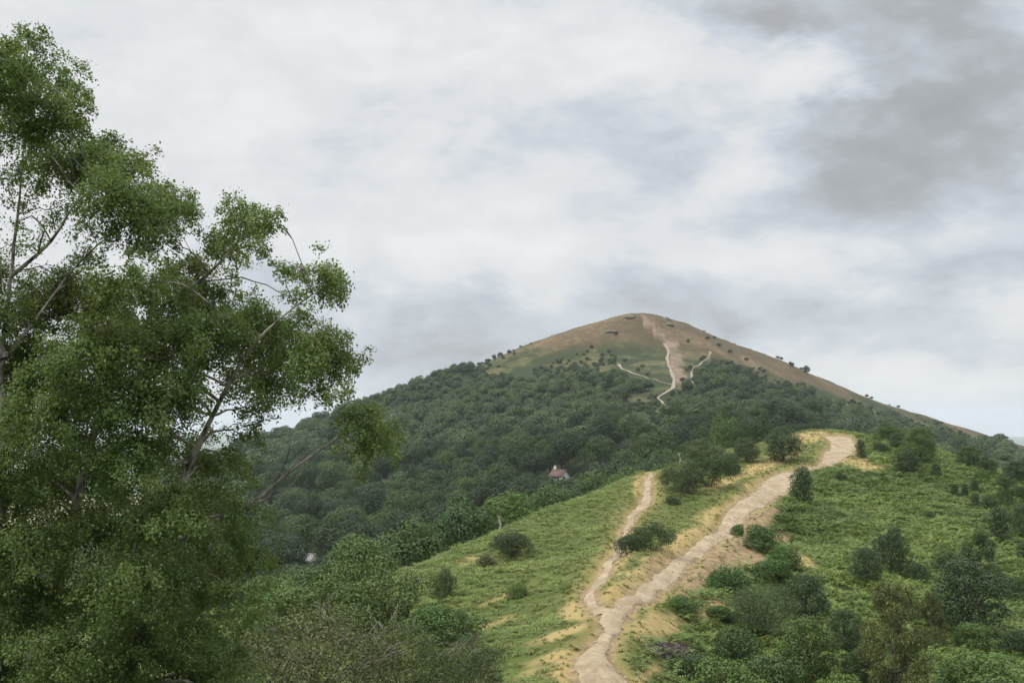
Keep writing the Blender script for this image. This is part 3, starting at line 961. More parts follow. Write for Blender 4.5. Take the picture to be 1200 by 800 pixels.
# name, kind, leaf, x, base y, width, height, label, category, options
BUSH = [
    ('hawthorn_tree', 'round', 'dark', 918, 540, 44, 39, 'dark rounded tree standing alone on pale grass beside the path on the brow', 'tree', dict(v=0)),
    ('hawthorn_shrub', 'round', 'thorn', 874, 541, 28, 29, 'olive rounded shrub between the lone brow tree and the dark thicket', 'shrub', dict(v=1)),
    ('hawthorn_shrub', 'thorn', 'thorn', 800, 576, 46, 36, 'spreading dark thorn at the lower end of the thicket above the narrow path', 'shrub', dict(v=0, tint=(.85, .85, .85))),
    ('hawthorn_shrub', 'thorn', 'dark', 832, 570, 50, 46, 'large thorn in the middle of the thicket on the grassy spur', 'shrub', dict(v=1, tint=(1.15, 1.1, 1))),
    ('hawthorn_shrub', 'round', 'thorn', 826, 549, 44, 34, 'tall thorn at the top of the thicket on the grassy spur', 'shrub', dict(v=0)),
    ('hawthorn_shrub', 'bush', 'thorn', 856, 556, 24, 26, 'small thorn at the upslope end of the thicket', 'shrub', dict(v=1, tint=(.9, .95, .9))),
    ('low_shrub', 'bush', 'thorn', 788, 590, 16, 11, 'small low shrub in the grass below the dark thicket', 'shrub', dict(v=0)),
    ('hawthorn_tree', 'thorn', 'dark', 763, 645, 50, 34, 'wide dark hawthorn with a flat crown between the two paths', 'tree', dict(v=0, tint=(1.1, 1.05, 1))),
    ('hawthorn_shrub', 'bush', 'dark', 736, 647, 26, 22, 'dense dark bush against the wide hawthorn at the edge of the narrow path', 'shrub', dict(v=1)),
    ('hawthorn_shrub', 'thorn', 'thorn', 601, 652, 48, 34, 'lone dark windswept hawthorn high on the open green slope', 'shrub', dict(v=1, tint=(.75, .75, .8))),
    ('low_shrub', 'bush', 'thorn', 570, 664, 20, 14, 'brownish low shrub just below the lone windswept hawthorn', 'shrub', dict(v=0, tint=(1.15, .95, .9))),
    ('low_shrub', 'bush', 'light', 607, 699, 24, 16, 'low green shrub on the open slope below the lone hawthorn', 'shrub', dict(v=1, tint=(.9, .9, .8))),
    ('low_shrub', 'bush', 'thorn', 520, 700, 24, 34, 'dark upright shrub on the slope beside the flat-topped hawthorn', 'shrub', dict(v=0, tint=(.85, .9, .8))),
    ('low_shrub', 'bush', 'thorn', 534, 728, 30, 14, 'dark low shrub in the bracken above the straw-coloured strip', 'shrub', dict(v=1, tint=(.8, .9, .7))),
    ('low_shrub', 'bush', 'thorn', 547, 745, 18, 10, 'small brownish shrub at the lower edge of the straw-coloured strip', 'shrub', dict(v=0, tint=(1.05, .9, .8))),
    ('holly_bush', 'upright', 'dark', 940, 590, 28, 42, 'dark upright holly crowding the edge of the stony path', 'shrub', dict(v=0)),
    ('holly_bush', 'upright', 'dark', 1009, 536, 13, 21, 'small dark upright bush beside the path on the brow', 'shrub', dict(v=1)),
    ('birch_sapling', 'round', 'light', 1078, 543, 38, 44, 'tall bright green tree on the crest of the bracken slope', 'tree', dict(v=1, tint=(.85, .85, .85))),
    ('hawthorn_shrub', 'round', 'dark', 1063, 554, 28, 28, 'dark round shrub in front of the tall tree on the bracken crest', 'shrub', dict(v=0)),
    ('holly_bush', 'upright', 'thorn', 1097, 559, 13, 17, 'small dark shrub just below the tall tree on the bracken crest', 'shrub', dict(v=0, tint=(.8, .9, .8))),
    ('birch_sapling', 'round', 'light', 1041, 517, 26, 22, 'rounded green tree on the skyline next to the brow', 'tree', dict(v=0, tint=(.75, .8, .75))),
    ('birch_sapling', 'round', 'wood', 1135, 548, 26, 26, 'dark rounded tree on the crest where the bracken slope falls away', 'tree', dict(v=1)),
    ('birch_sapling', 'round', 'wood', 1157, 556, 20, 22, 'smaller rounded tree next along the falling bracken crest', 'tree', dict(v=0, tint=(.9, .9, .9))),
    ('birch_sapling', 'round', 'dark', 1191, 566, 28, 27, 'dark tree at the low end of the bracken crest', 'tree', dict(v=1)),
    ('holly_bush', 'upright', 'dark', 1119, 580, 10, 13, 'tiny dark bush, first of three in a row in the bracken', 'shrub', dict(v=0)),
    ('holly_bush', 'upright', 'dark', 1131, 580, 10, 13, 'tiny dark bush, middle one of three in a row in the bracken', 'shrub', dict(v=1)),
    ('holly_bush', 'upright', 'dark', 1142, 577, 10, 16, 'tiny dark pointed bush, tallest of three in a row in the bracken', 'shrub', dict(v=0)),
    ('holly_bush', 'upright', 'thorn', 1143, 592, 12, 15, 'small dull bush just below the row of three in the bracken', 'shrub', dict(v=1, tint=(.8, .85, .8))),
    ('low_shrub', 'bush', 'thorn', 1160, 596, 18, 17, 'small grey-green shrub above the dark pointed holly', 'shrub', dict(v=0, tint=(.8, .9, .8))),
    ('birch_sapling', 'feather', 'light', 1178, 594, 26, 34, 'pale feathery sapling on the falling bracken slope', 'tree', dict(v=0, tint=(.8, .75, .8))),
    ('holly_bush', 'upright', 'dark', 1172, 634, 30, 40, 'dark pointed holly standing alone on the bracken slope', 'shrub', dict(v=1)),
    ('hawthorn_shrub', 'round', 'thorn', 1198, 630, 26, 42, 'dull green shrub beside the dark pointed holly', 'shrub', dict(v=1, tint=(.85, .95, .85))),
    ('hawthorn_tree', 'round', 'dark', 1045, 672, 36, 54, 'dark rounded tree, taller of a pair in the bracken', 'tree', dict(v=0)),
    ('hawthorn_tree', 'round', 'dark', 1015, 685, 34, 45, 'dark rounded tree, shorter of a pair in the bracken', 'tree', dict(v=1)),
    ('low_shrub', 'bush', 'thorn', 1074, 680, 26, 22, 'dull green shrub between the dark pair and the great round tree', 'shrub', dict(v=1, tint=(.75, .85, .75))),
    ('birch_sapling', 'feather', 'thorn', 1150, 690, 60, 66, 'soft grey-green feathery tree behind the great round tree', 'tree', dict(v=1, tint=(.9, 1.05, .9))),
    ('low_shrub', 'bush', 'thorn', 1114, 672, 40, 28, 'soft grey-green shrub behind the great round tree', 'shrub', dict(v=0, tint=(.9, 1.05, .9))),
    ('holly_tree', 'round', 'dark', 1136, 742, 80, 88, 'great round dark green tree, largest on the bracken slope', 'tree', dict(v=0, tint=(.9, .92, .95))),
    ('low_shrub', 'bush', 'light', 1142, 762, 44, 34, 'pale green young shrub at the foot of the great round tree', 'shrub', dict(v=1)),
    ('low_shrub', 'bush', 'dark', 1183, 700, 30, 24, 'low dark shrub beside the great round tree', 'shrub', dict(v=0, tint=(1.1, 1.1, 1))),
    ('low_shrub', 'bush', 'dark', 1192, 766, 34, 30, 'dark low shrub in the bracken beside the hazel', 'shrub', dict(v=1)),
    ('birch_sapling', 'feather', 'feather', 1050, 825, 104, 138, 'large loose olive-yellow sapling birch with drooping sprays', 'tree', dict(v=0)),
    ('birch_sapling', 'feather', 'feather', 1092, 760, 44, 66, 'slim olive sapling between the drooping birch and the great round tree', 'tree', dict(v=1, tint=(.75, .8, .8))),
    ('hazel_bush', 'bush', 'light', 1150, 830, 90, 66, 'bright green hazel bush below the great round tree', 'shrub', dict(v=0)),
    ('low_shrub', 'round', 'dark', 990, 762, 40, 50, 'dark narrow shrub in the shade beside the drooping sapling birch', 'shrub', dict(v=1)),
    ('low_shrub', 'round', 'dark', 1003, 805, 34, 44, 'dark shrub at the foot of the drooping sapling birch', 'shrub', dict(v=0)),
    ('hawthorn_shrub', 'twiggy', 'thorn', 893, 742, 82, 60, 'broad grey-green thorn with fine twigs among the bushes below the path', 'shrub', dict(v=0, tint=(.9, 1, .95))),
    ('hawthorn_shrub', 'round', 'dark', 945, 730, 50, 58, 'very dark shrub behind the round olive bush', 'shrub', dict(v=1)),
    ('hawthorn_shrub', 'round', 'thorn', 947, 800, 66, 78, 'round olive bush with an even dome among the bushes below the path', 'shrub', dict(v=0, tint=(1.1, 1.2, .8))),
    ('low_shrub', 'bush', 'thorn', 905, 835, 76, 70, 'large dark mottled bush beside the round olive bush', 'shrub', dict(v=1, tint=(.85, 1, .75))),
    ('low_shrub', 'bush', 'light', 985, 840, 60, 52, 'pale yellow-green young bush below the round olive bush', 'shrub', dict(v=0, tint=(1.1, 1.05, 1))),
    ('low_shrub', 'bush', 'thorn', 862, 778, 54, 44, 'dark green shrub above the young ash leaves', 'shrub', dict(v=0, tint=(.8, .95, .75))),
    ('low_shrub', 'bush', 'dark', 815, 800, 56, 36, 'dark tangled bush behind the patch of heather', 'shrub', dict(v=1, tint=(1.2, 1.15, 1.1))),
    ('hazel_bush', 'bush', 'light', 848, 832, 80, 62, 'broad-leaved green bush by the bend in the path', 'shrub', dict(v=1)),
    ('bracken_mound', 'bush', 'light', 852, 694, 46, 30, 'dark green leafy mound at the edge of the bare brown earth', 'shrub', dict(v=0, tint=(.6, .75, .7))),
    ('bracken_mound', 'bush', 'light', 890, 644, 38, 30, 'leafy green mound on the brown bank beside the path', 'shrub', dict(v=1, tint=(.6, .75, .7))),
    ('bracken_mound', 'bush', 'light', 919, 662, 36, 22, 'leafy green mound next down the brown bank', 'shrub', dict(v=0, tint=(.62, .78, .7))),
    ('bracken_mound', 'bush', 'light', 865, 625, 15, 12, 'small leafy mound alone on the brown bank', 'shrub', dict(v=1, tint=(.6, .75, .7))),
    ('bracken_mound', 'bush', 'light', 905, 678, 46, 24, 'leafy green mound at the foot of the brown bank', 'shrub', dict(v=1, tint=(.6, .75, .65))),
    ('low_shrub', 'bush', 'light', 800, 716, 44, 18, 'low green scrub under the bare brown earth', 'shrub', dict(v=0, tint=(.7, .8, .7))),
    ('low_shrub', 'bush', 'light', 842, 724, 32, 16, 'low green scrub between the brown earth and the grey-green thorn', 'shrub', dict(v=1, tint=(.75, .85, .75))),
    ('hawthorn_tree', 'thorn', 'thorn', 432, 742, 128, 86, 'flat-topped windswept hawthorn with bare leaning limbs', 'tree', dict(v=0, tint=(1.05, 1.15, .75))),
    ('hazel_bush', 'bush', 'light', 515, 752, 76, 44, 'soft green bush on the slope beside the flat-topped hawthorn', 'shrub', dict(v=0, tint=(.8, .9, .85))),
    ('hazel_bush', 'bush', 'light', 350, 745, 90, 60, 'green bush between the tall birch and the flat-topped hawthorn', 'shrub', dict(v=1, tint=(.85, .85, .8))),
    ('grey_thorn', 'twiggy', 'twiggy', 350, 880, 240, 170, 'broad half-bare thorn bush with grey twigs below the flat-topped hawthorn', 'shrub', dict(v=0, barkm='greybark', d=62)),
    ('grey_thorn', 'twiggy', 'twiggy', 480, 870, 150, 140, 'second half-bare thorn bush with grey twigs, greener and smaller', 'shrub', dict(v=1, barkm='greybark', d=68, tint=(.8, 1, .7))),
    ('low_shrub', 'twiggy', 'thorn', 545, 840, 96, 92, 'dark brownish shrub at the foot of the green slope', 'shrub', dict(v=1, d=74, tint=(.8, .85, .8))),
]
for (nm, kind, lf, px, by, w, h, label, cat, kw) in BUSH:
    plant_at(nm, kind, lf, px, by, w * 1.16, h * 1.06, label, cat, **kw)

for (px, by, w, h) in [(1150, 563, 16, 15), (1178, 572, 18, 18), (1197, 586, 20, 18), (1186, 612, 14, 12), (1205, 655, 22, 24),
                       (1030, 530, 16, 14), (1052, 525, 18, 20), (1090, 608, 12, 9), (1018, 560, 10, 9), (985, 562, 12, 9), (1200, 690, 20, 18)]:
    plant_at('gorse_bush', random.choice(('bush', 'round')), random.choice(('thorn', 'dark', 'light')), px, by, w * 1.2, h, 'small shrub dotted over the far flank of the bracken slope', 'shrub',
             group='small shrubs on the bracken slope', v=random.randrange(2), tint=(.8, .88, .8))

# ------------------------------------------------------------------ the wood behind the spur
tops = [(330, 672), (380, 641), (440, 612), (500, 594), (560, 580), (600, 566), (650, 566), (700, 550), (740, 550), (790, 530), (830, 500), (860, 494), (905, 492)]
tpx, tpy = np.array(tops).T
WN = 0
taken = []
TONES = [('dark green', (0.70, 0.80, 0.80)), ('mid green', (1.1, 1.15, 0.9)), ('bright green', (1.35, 1.42, 0.95))]


def wood_tree(P, z, w, h, where, group, tone=None, v=None):
    global WN
    tn, tc = TONES[random.choice((0, 0, 1, 1, 2)) if tone is None else tone]
    j = random.uniform(0.85, 1.12) * (0.72 if 'valley' in group else 1.1)
    plant('broadleaf_tree', 'wood', 'wood', (P[0], P[1], z - 0.3), w, h, f'{tn} domed tree {where}', 'tree', group=f'{tn} trees {group}', v=random.randrange(4) if v is None else v,
          tint=tuple(q * j for q in tc))
    WN += 1


rngw = np.random.default_rng(3)
for row, (dd, drop) in enumerate(((0, 0), (26, -4), (52, -10))):
    px = 318.0
    while px < 800:
        sil = np.interp(px, [300, 410, 470, 530, 590, 640, 700, 760, 800], [112, 117, 127, 138, 150, 162, 176, 192, 214])
        d = sil * 1.22 + dd + rngw.uniform(-6, 6)
        top = np.interp(px, tpx, tpy) + rngw.uniform(-3, 8) + drop
        if 635 < px < 680:
            top = max(top, 567)
        if 338 < px < 384:
            top = max(top, 661)
        P = at(px, top, d)
        z = ground_z(P[0], P[1])
        h = min(19.0, max(5.5, P[2] - z))
        if P[2] - z > 4:
            w = min(11, max(4.5, h * rngw.uniform(0.75, 0.95)))
            wood_tree(P, z, w, h, 'in the belt hugging the far side of the green slope', 'behind the green slope', tone=rngw.choice((0, 0, 1, 1, 2)))
            taken.append((P[0], P[1]))
            px += w / d * F_PX * rngw.uniform(0.55, 0.75)
        else:
            px += 12
for (px, top, w, d, tone, lab) in [(850, 487, 44, 282, 2, 'olive-green crowned tree behind the thicket near the brow'), (890, 488, 40, 280, 0, 'dark crowned tree behind the lone brow tree'),
                                   (808, 520, 32, 262, 1, 'green tree showing over the spur behind the thicket'), (870, 496, 30, 275, 0, 'dark tree between two crowns behind the brow'),
                                   (1062, 505, 34, 262, 1, 'green tree rising behind the bracken crest'), (1120, 528, 30, 255, 0, 'dark tree rising behind the bracken crest')]:
    P = at(px, top, d)
    z = ground_z(P[0], P[1])
    tn, tc = TONES[tone]
    plant('broadleaf_tree', 'wood', 'wood', (P[0], P[1], z - 0.3), w / F_PX * d, P[2] - z + 0.3, lab, 'tree', v=tone, tint=tc)
    taken.append((P[0], P[1]))

# woods over the valley and the hillside
HOUSES = [(656, 566), (361, 666)]          # where their doorsteps meet the hillside
hz = [hit(*q, 310, 900) + np.array([0, 0, 2.7]) for q in HOUSES]
n = 26000
cx_ = rngw.uniform(-420, 560, n)
cy_ = rngw.uniform(215, 1010, n)
cz = H0(cx_, cy_)
qx, qy = project(np.stack([cx_, cy_, cz], -1))
wood_ok = (qx > 180) & (qx < 1290) & (far_zone(qx, qy, cx_, cy_) < 0.5)
wood_ok &= ~((cx_ > -30) & (cx_ < 130) & (cy_ < 300))
Nn = TN(cx_, cy_)
wood_ok &= ~((cy_ < 330) & (Nn > -24))
for e in [(742, 455, 0, 0, 0)]:
    pass
# clearing of pasture under the zig-zag path
CLEAR = [(766, 476, 32, 14, -8), (796, 493, 9, 6, 0), (812, 444, 4, 14, 0), (790, 440, 12, 22, 0), (725, 478, 18, 6, 10), (755, 442, 36, 6, 18)]
for e in CLEAR:
    for hh in (0, 4, 9):
        wood_ok &= ellipse(qx, qy - F_PX * hh / cy_, e) < 0.42
# nothing on the far flank of the spur rises above its crest
ledge = np.interp(qx, [960, 1000, 1060, 1100, 1150, 1200, 1290], [490, 506, 522, 530, 540, 552, 570])
wood_ok &= ~((cy_ < 640) & (qx > 960) & (qy - F_PX * 13 / cy_ < ledge))
for q in hz:
    wood_ok &= np.hypot(cx_ - q[0], cy_ - q[1]) > 7.5
idx = np.where(wood_ok)[0]
# thin to natural spacing with a grid of kept trees
kept = []
cell = {}
for (x, y) in taken:
    cell.setdefault((int(x // 11), int(y // 11)), []).append((x, y, 3.5))
for q in idx:
    x, y = cx_[q], cy_[q]
    up = sstep(470, 560, np.array(qy[q]))
    r = 3.2 + 3.2 * float(up)
    r *= rngw.uniform(0.8, 1.15)
    c0, c1 = int(x // 11), int(y // 11)
    ok = True
    for a in (-1, 0, 1):
        for b in (-1, 0, 1):
            for (X, Y, R) in cell.get((c0 + a, c1 + b), ()):
                if (X - x) ** 2 + (Y - y) ** 2 < ((r + R) * 0.86) ** 2:
                    ok = False
    if ok:
        cell.setdefault((c0, c1), []).append((x, y, r))
        kept.append((x, y, cz[q], r, float(up), qx[q]))
kept = np.array(kept)
hgt = kept[:, 3] * rngw.uniform(1.9, 2.9, len(kept))
# what stands before each tree hides it: keep the largest in sight as individuals
size_px = hgt / kept[:, 1]
vis = (kept[:, 5] > 300) & (kept[:, 5] < 1215)
# sight line to the crown's top against the spur
topz = kept[:, 2] + hgt
seen = np.ones(len(kept), bool)
for t in np.linspace(0.12, 0.97, 40):
    seen &= topz * t > H0(kept[:, 0] * t, kept[:, 1] * t) - 0.5
order = np.argsort(-(size_px * (vis & seen)))
NIND = 200
ind = set(order[:NIND].tolist())
for q in ind:
    x, y, z, r, up, _ = kept[q]
    h = float(hgt[q])
    hp = [w for w in hz if abs(x / y - w[0] / w[1]) < 0.015 and y < w[1] and w[1] - y < 300]
    if hp:
        lim = ((hp[0][2] - 1.0) / hp[0][1]) * y - z
        h = min(h, max(lim, 2.5))
    wood_tree((x, y), float(ground_z(x, y)), r * 2.1, h, 'in the wood filling the valley under the great hill', 'in the valley wood')


# ------------------------------------------------------------------ scattered cover (geometry nodes)
def scatter(name, pts, rot, scl, tint, idx, meshes, label=None):
    me = bpy.data.meshes.new(name)
    me.vertices.add(len(pts))
    me.vertices.foreach_set('co', np.asarray(pts, np.float32).ravel())
    for nm, typ, arr in (('rot', 'FLOAT_VECTOR', rot), ('scl', 'FLOAT_VECTOR', scl)):
        a = me.attributes.new(nm, typ, 'POINT')
        a.data.foreach_set('vector', np.asarray(arr, np.float32).ravel())
    a = me.attributes.new('tint', 'FLOAT', 'POINT')
    a.data.foreach_set('value', np.asarray(tint, np.float32))
    a = me.attributes.new('pick', 'INT', 'POINT')
    a.data.foreach_set('value', np.asarray(idx, np.int32))
    me.update()
    o = bpy.data.objects.new(name, me)
    COL.objects.link(o)
    o['kind'] = 'stuff'
    if label:
        o['label'] = label
    ng = bpy.data.node_groups.new(name + '_scatter', 'GeometryNodeTree')
    ng.interface.new_socket('Geometry', in_out='INPUT', socket_type='NodeSocketGeometry')
    ng.interface.new_socket('Geometry', in_out='OUTPUT', socket_type='NodeSocketGeometry')
    N, L = ng.nodes, ng.links
    gi, go = N.new('NodeGroupInput'), N.new('NodeGroupOutput')
    join = N.new('GeometryNodeJoinGeometry')
    for q in meshes[::-1]:
        src = bpy.data.objects.new(q.name, q)       # a mesh source only; never placed in the scene
        oi = N.new('GeometryNodeObjectInfo')
        oi.inputs[0].default_value = src
        oi.inputs['As Instance'].default_value = True
        L.new(oi.outputs['Geometry'], join.inputs[0])
    iop = N.new('GeometryNodeInstanceOnPoints')
    iop.inputs['Pick Instance'].default_value = True

    def attr(nm, typ):
        a = N.new('GeometryNodeInputNamedAttribute')
        a.data_type = typ
        a.inputs[0].default_value = nm
        return a.outputs[0]
    L.new(gi.outputs[0], iop.inputs['Points'])
    L.new(join.outputs[0], iop.inputs['Instance'])
    L.new(attr('pick', 'INT'), iop.inputs['Instance Index'])
    L.new(attr('rot', 'FLOAT_VECTOR'), iop.inputs['Rotation'])
    L.new(attr('scl', 'FLOAT_VECTOR'), iop.inputs['Scale'])
    L.new(iop.outputs[0], go.inputs[0])
    md = o.modifiers.new('scatter', 'NODES')
    md.node_group = ng
    return o


def far_mesh(k):
    rng = np.random.default_rng(100 + k)
    (CV, CQ), (TV, TQ), _, _ = make_plant(rng, 'woodlow')
    me = mesh_np('far_crown', np.vstack([CV, TV]), [CQ, TQ + len(CV)])
    me.materials.append(M['far'])
    me.materials.append(M['bark'])
    mi = np.zeros(len(CQ) + len(TQ), np.int32)
    mi[len(CQ):] = 1
    me.polygons.foreach_set('material_index', mi)
    return me


farm = [far_mesh(k) for k in range(5)]
rest = np.array([q for q in range(len(kept)) if q not in ind])
nr = len(rest)
rr_ = kept[rest, 3]
fz = kept[rest, 2] - 0.3
fh = hgt[rest].copy()
for q in range(nr):
    x, y = kept[rest[q], 0], kept[rest[q], 1]
    for w in hz:
        if abs(x / y - w[0] / w[1]) < 0.014 and w[1] - 300 < y < w[1]:
            fh[q] = max(1.0, min(fh[q], ((w[2] - 1.0) / w[1]) * y - fz[q]))
# tone drifts through the wood in stands, with the odd pale or dark crown
stand = 0.42 + 0.5 * fbm(kept[rest, 0], kept[rest, 1], 55, 3, 91) + rngw.normal(0, 0.24, nr)
scatter('woods', np.column_stack([kept[rest, 0], kept[rest, 1], fz]), np.column_stack([np.zeros((nr, 2)), rngw.uniform(0, 6.28, nr)]),
        np.column_stack([rr_ * 2.1 / 10, rr_ * 2.1 / 10, fh / 11]), np.clip(stand, 0, 1), rngw.integers(0, 5, nr), farm, 'dense broadleaf wood clothing the lower slopes of the hill')

# gorse and scrub dotting the open hill
n = 26000
sx, sy = rngw.uniform(-330, 520, n), rngw.uniform(480, 1010, n)
sz = H0(sx, sy)
ux, uy = project(np.stack([sx, sy, sz], -1))
o_ = far_zone(ux, uy, sx, sy)
edge = np.interp(ux, tx, ty) - uy
pr = np.exp(-np.maximum(edge, 0) / 22) * 0.8 + 0.035 + 2.0 * (ellipse(ux, uy, (742, 457, 22, 7, -8)) > 0.4) + 0.5 * ellipse(ux, uy, (845, 420, 25, 7, 10)) + 0.35 * sstep(395, 425, uy) * (ux < 722)
pr *= sstep(-0.12, 0.14, fbm(sx, sy, 38, 4, 95)) * (ellipse(ux, uy, (793, 430, 11, 24, 0)) < 0.4)
for pts, w in FARP:
    for q in range(len(pts) - 1):
        for t in (0.0, 0.33, 0.67):
            pr *= np.hypot(ux - (pts[q][0] * (1 - t) + pts[q + 1][0] * t), uy - 3 - (pts[q][1] * (1 - t) + pts[q + 1][1] * t)) > 4.5
pr = pr * (1 - 0.75 * sstep(28, 45, edge))
ok = (o_ > 0.3) & (rngw.random(n) < pr)
ix = np.where(ok)[0]
bigs = rngw.uniform(0.12, 0.40, len(ix)) * (1 + 0.9 * (ellipse(ux[ix], uy[ix], (742, 457, 22, 7, -8)) > 0.4))
scatter('scrub', np.column_stack([sx[ix], sy[ix], sz[ix] - 0.5]), np.column_stack([np.zeros((len(ix), 2)), rngw.uniform(0, 6.28, len(ix))]),
        np.column_stack([bigs, bigs, bigs * 0.85]), np.clip(rngw.normal(0.25, 0.15, len(ix)), 0, 1), rngw.integers(0, 5, len(ix)), farm, 'low dark scrub dotting the open upper hill')


# bracken fronds, grass, heather
def frond_clump(rng, nf=9, L0=0.75):
    Vs, Ts, off = [], [], 0
    for f in range(nf):
        a = f * 2 * pi / nf + rng.uniform(-0.4, 0.4)
        L = L0 * rng.uniform(0.7, 1.2)
        out = np.array([cos(a), sin(a), 0])
        side = np.array([-sin(a), cos(a), 0])
        ts = np.linspace(0, 1, 8)
        rib = np.array([out * L * (t * 0.95) + np.array([0, 0, L * (1.15 * t - 0.85 * t * t) * rng.uniform(0.95, 1.05)]) for t in ts])
        for q in range(2, 8):
            wd = L * 0.30 * (1 - (ts[q] - 0.15)) * (0.6 if q == 2 else 1)
            for sg in (-1, 1):
                b0, b1 = rib[q - 1] * 0.5 + rib[q] * 0.5, rib[q]
                tip = (b0 + b1) / 2 + side * sg * wd + out * wd * 0.35 + np.array([0, 0, -0.10 * wd + rng.normal(0, 0.02)])
                Vs += [b0, b1 + out * 0.02, tip]
                Ts.append([off, off + 1, off + 2] if sg > 0 else [off + 1, off, off + 2])
                off += 3
    return mesh_np('frond_clump', np.array(Vs), [np.array(Ts)])


def tuft(rng, nb=16, L0=0.32, wd=0.035):
    Vs, Ts, off = [], [], 0
    for b in range(nb):
        a = rng.uniform(0, 6.28)
        lean = rng.uniform(0.4, 1.5)
        L = L0 * rng.uniform(0.6, 1.3)
        base = np.array([rng.normal(0, 0.09), rng.normal(0, 0.09), -0.02])
        out = np.array([cos(a), sin(a), 0])
        side = np.array([-sin(a), cos(a), 0]) * wd
        mid = base + out * lean * L * 0.4 + np.array([0, 0, L * 0.45])
        tip = base + out * lean * L + np.array([0, 0, L * (0.85 - 0.35 * lean)])
        Vs += [base - side, base + side, mid + side * 0.8, mid - side * 0.8, tip]
        Ts += [[off, off + 1, off + 2], [off, off + 2, off + 3], [off + 3, off + 2, off + 4]]
        off += 5
    return mesh_np('grass_tuft', np.array(Vs), [np.array(Ts)])


rngb = np.random.default_rng(8)
fr = [frond_clump(np.random.default_rng(200 + k)) for k in range(4)]
for q in fr:
    q.materials.append(M['bracken'])
tf = [tuft(np.random.default_rng(300 + k)) for k in range(4)]
for q in tf:
    q.materials.append(M['grass'])
he = [tuft(np.random.default_rng(400 + k), 22, 0.35, 0.03) for k in range(2)]
for q in he:
    q.materials.append(M['heather'])


def field(n, y0=62, y1=275):
    y = y0 + (y1 - y0) * rngb.random(n)
    x = rngb.uniform(-0.33, 0.46, n) * y
    keep = rngb.random(n) < y / y1           # even cover per square metre
    x, y = x[keep], y[keep]
    z = H0(x, y)
    a, b = project(np.stack([x, y, z], -1))
    ok = (TN(x, y) > -30) & (a > 230) & (a < 1230) & (b < 840)
    x, y, z, a, b = x[ok], y[ok], z[ok], a[ok], b[ok]
    pf = path_field(x, y)
    z = z + np.where(pf < 4, carve(pf, x, y), 0)
    return x, y, z, a, b, pf


mp = paths_near[0]
o_ = np.argsort(mp[:, 1])


def right_side(x, y):
    return x - np.interp(y, mp[o_, 1], mp[o_, 0])


x, y, z, a, b, pf = field(150000)
dr, so = zones(a, b, x, y, pf)
rs = right_side(x, y)
big = (rs > 2.5) & ~((y > 245) & (rs < 12))
pall = fbm(x, y, 16, 4, 101)
prob = np.where(big, 0.95 - 0.95 * np.clip(so * 2.0 + dr * 1.2, 0, 1), np.clip(0.78 + 0.9 * pall - 1.0 * dr - 1.2 * so, 0, 0.9))
prob = prob * sstep(0.3, 1.6, pf)
# the crest left of the path by the brow is grazed turf
prob = np.where(~big & (ellipse(a, b, (900, 535, 75, 28, -20)) > 0.35), prob * 0.12, prob)
ok = rngb.random(len(x)) < prob * 0.60
x, y, z, a, b, big, pall = x[ok], y[ok], z[ok], a[ok], b[ok], big[ok], pall[ok]
n = len(x)
s = np.where(big, rngb.uniform(0.9, 1.9, n), rngb.uniform(0.5, 1.05, n)) * (1 + 0.3 * fbm(x, y, 5, 2, 111))
tint = np.where(big, 0.34, 0.55) + 0.42 * fbm(x, y, 11, 4, 121) + rngb.normal(0, 0.16, n) + 0.15 * ellipse(a, b, (970, 690, 40, 30, 0)) + 0.25 * fbm(x, y, 3, 2, 131)
scatter('bracken', np.column_stack([x, y, z - 0.05]), np.column_stack([rngb.normal(0, 0.16, (n, 2)), rngb.uniform(0, 6.28, n)]),
        np.column_stack([s, s, s * rngb.uniform(0.8, 1.25, n)]), np.clip(tint, 0, 1), rngb.integers(0, 4, n), fr, 'green bracken covering the slopes either side of the path')
NBR = n

x, y, z, a, b, pf = field(170000)
dr, so = zones(a, b, x, y, pf)
rs = right_side(x, y)
prob = np.where(rs > 3, 0.22 + 0.6 * dr, 0.6) * (1 - 0.6 * so) * sstep(0.0, 0.6, pf)
ok = rngb.random(len(x)) < prob * 0.7
x, y, z, a, b, dr, pf, rs = x[ok], y[ok], z[ok], a[ok], b[ok], dr[ok], pf[ok], rs[ok]
n = len(x)
s = rngb.uniform(0.6, 1.3, n) * np.where(dr > 0.5, 0.8, 1.0)
tint = 0.06 + 0.62 * dr + 0.16 * fbm(x, y, 6, 3, 141) + rngb.normal(0, 0.06, n)
scatter('grass', np.column_stack([x, y, z]), np.column_stack([rngb.normal(0, 0.15, (n, 2)), rngb.uniform(0, 6.28, n)]),
        np.column_stack([s, s, s]), np.clip(tint, 0, 1), rngb.integers(0, 4, n), tf, 'rough grass, green and bleached, beside the paths')

hp = [hit(px, py, 60, 200, 600) for px, py in zip(rngb.normal(784, 13, 170), rngb.normal(762, 3.0, 170))]
hp = np.array(hp)
n = len(hp)
s = rngb.uniform(0.7, 1.3, n)
scatter('heather', hp, np.column_stack([rngb.normal(0, 0.15, (n, 2)), rngb.uniform(0, 6.28, n)]), np.column_stack([s, s, s]), np.clip(rngb.normal(0.45, 0.25, n), 0, 1), rngb.integers(0, 2, n), he,
        'patch of purple-brown heather by the bend in the path')

def pebble(rng):
    V = fib(11, rng, -1.0) * np.array([1, 0.8, 0.55])
    bm = bmesh.new()
    for v in V:
        bm.verts.new(v)
    bmesh.ops.convex_hull(bm, input=bm.verts)
    me = bpy.data.meshes.new('pebble')
    bm.to_mesh(me)
    bm.free()
    me.materials.append(M['pebble'])
    return me


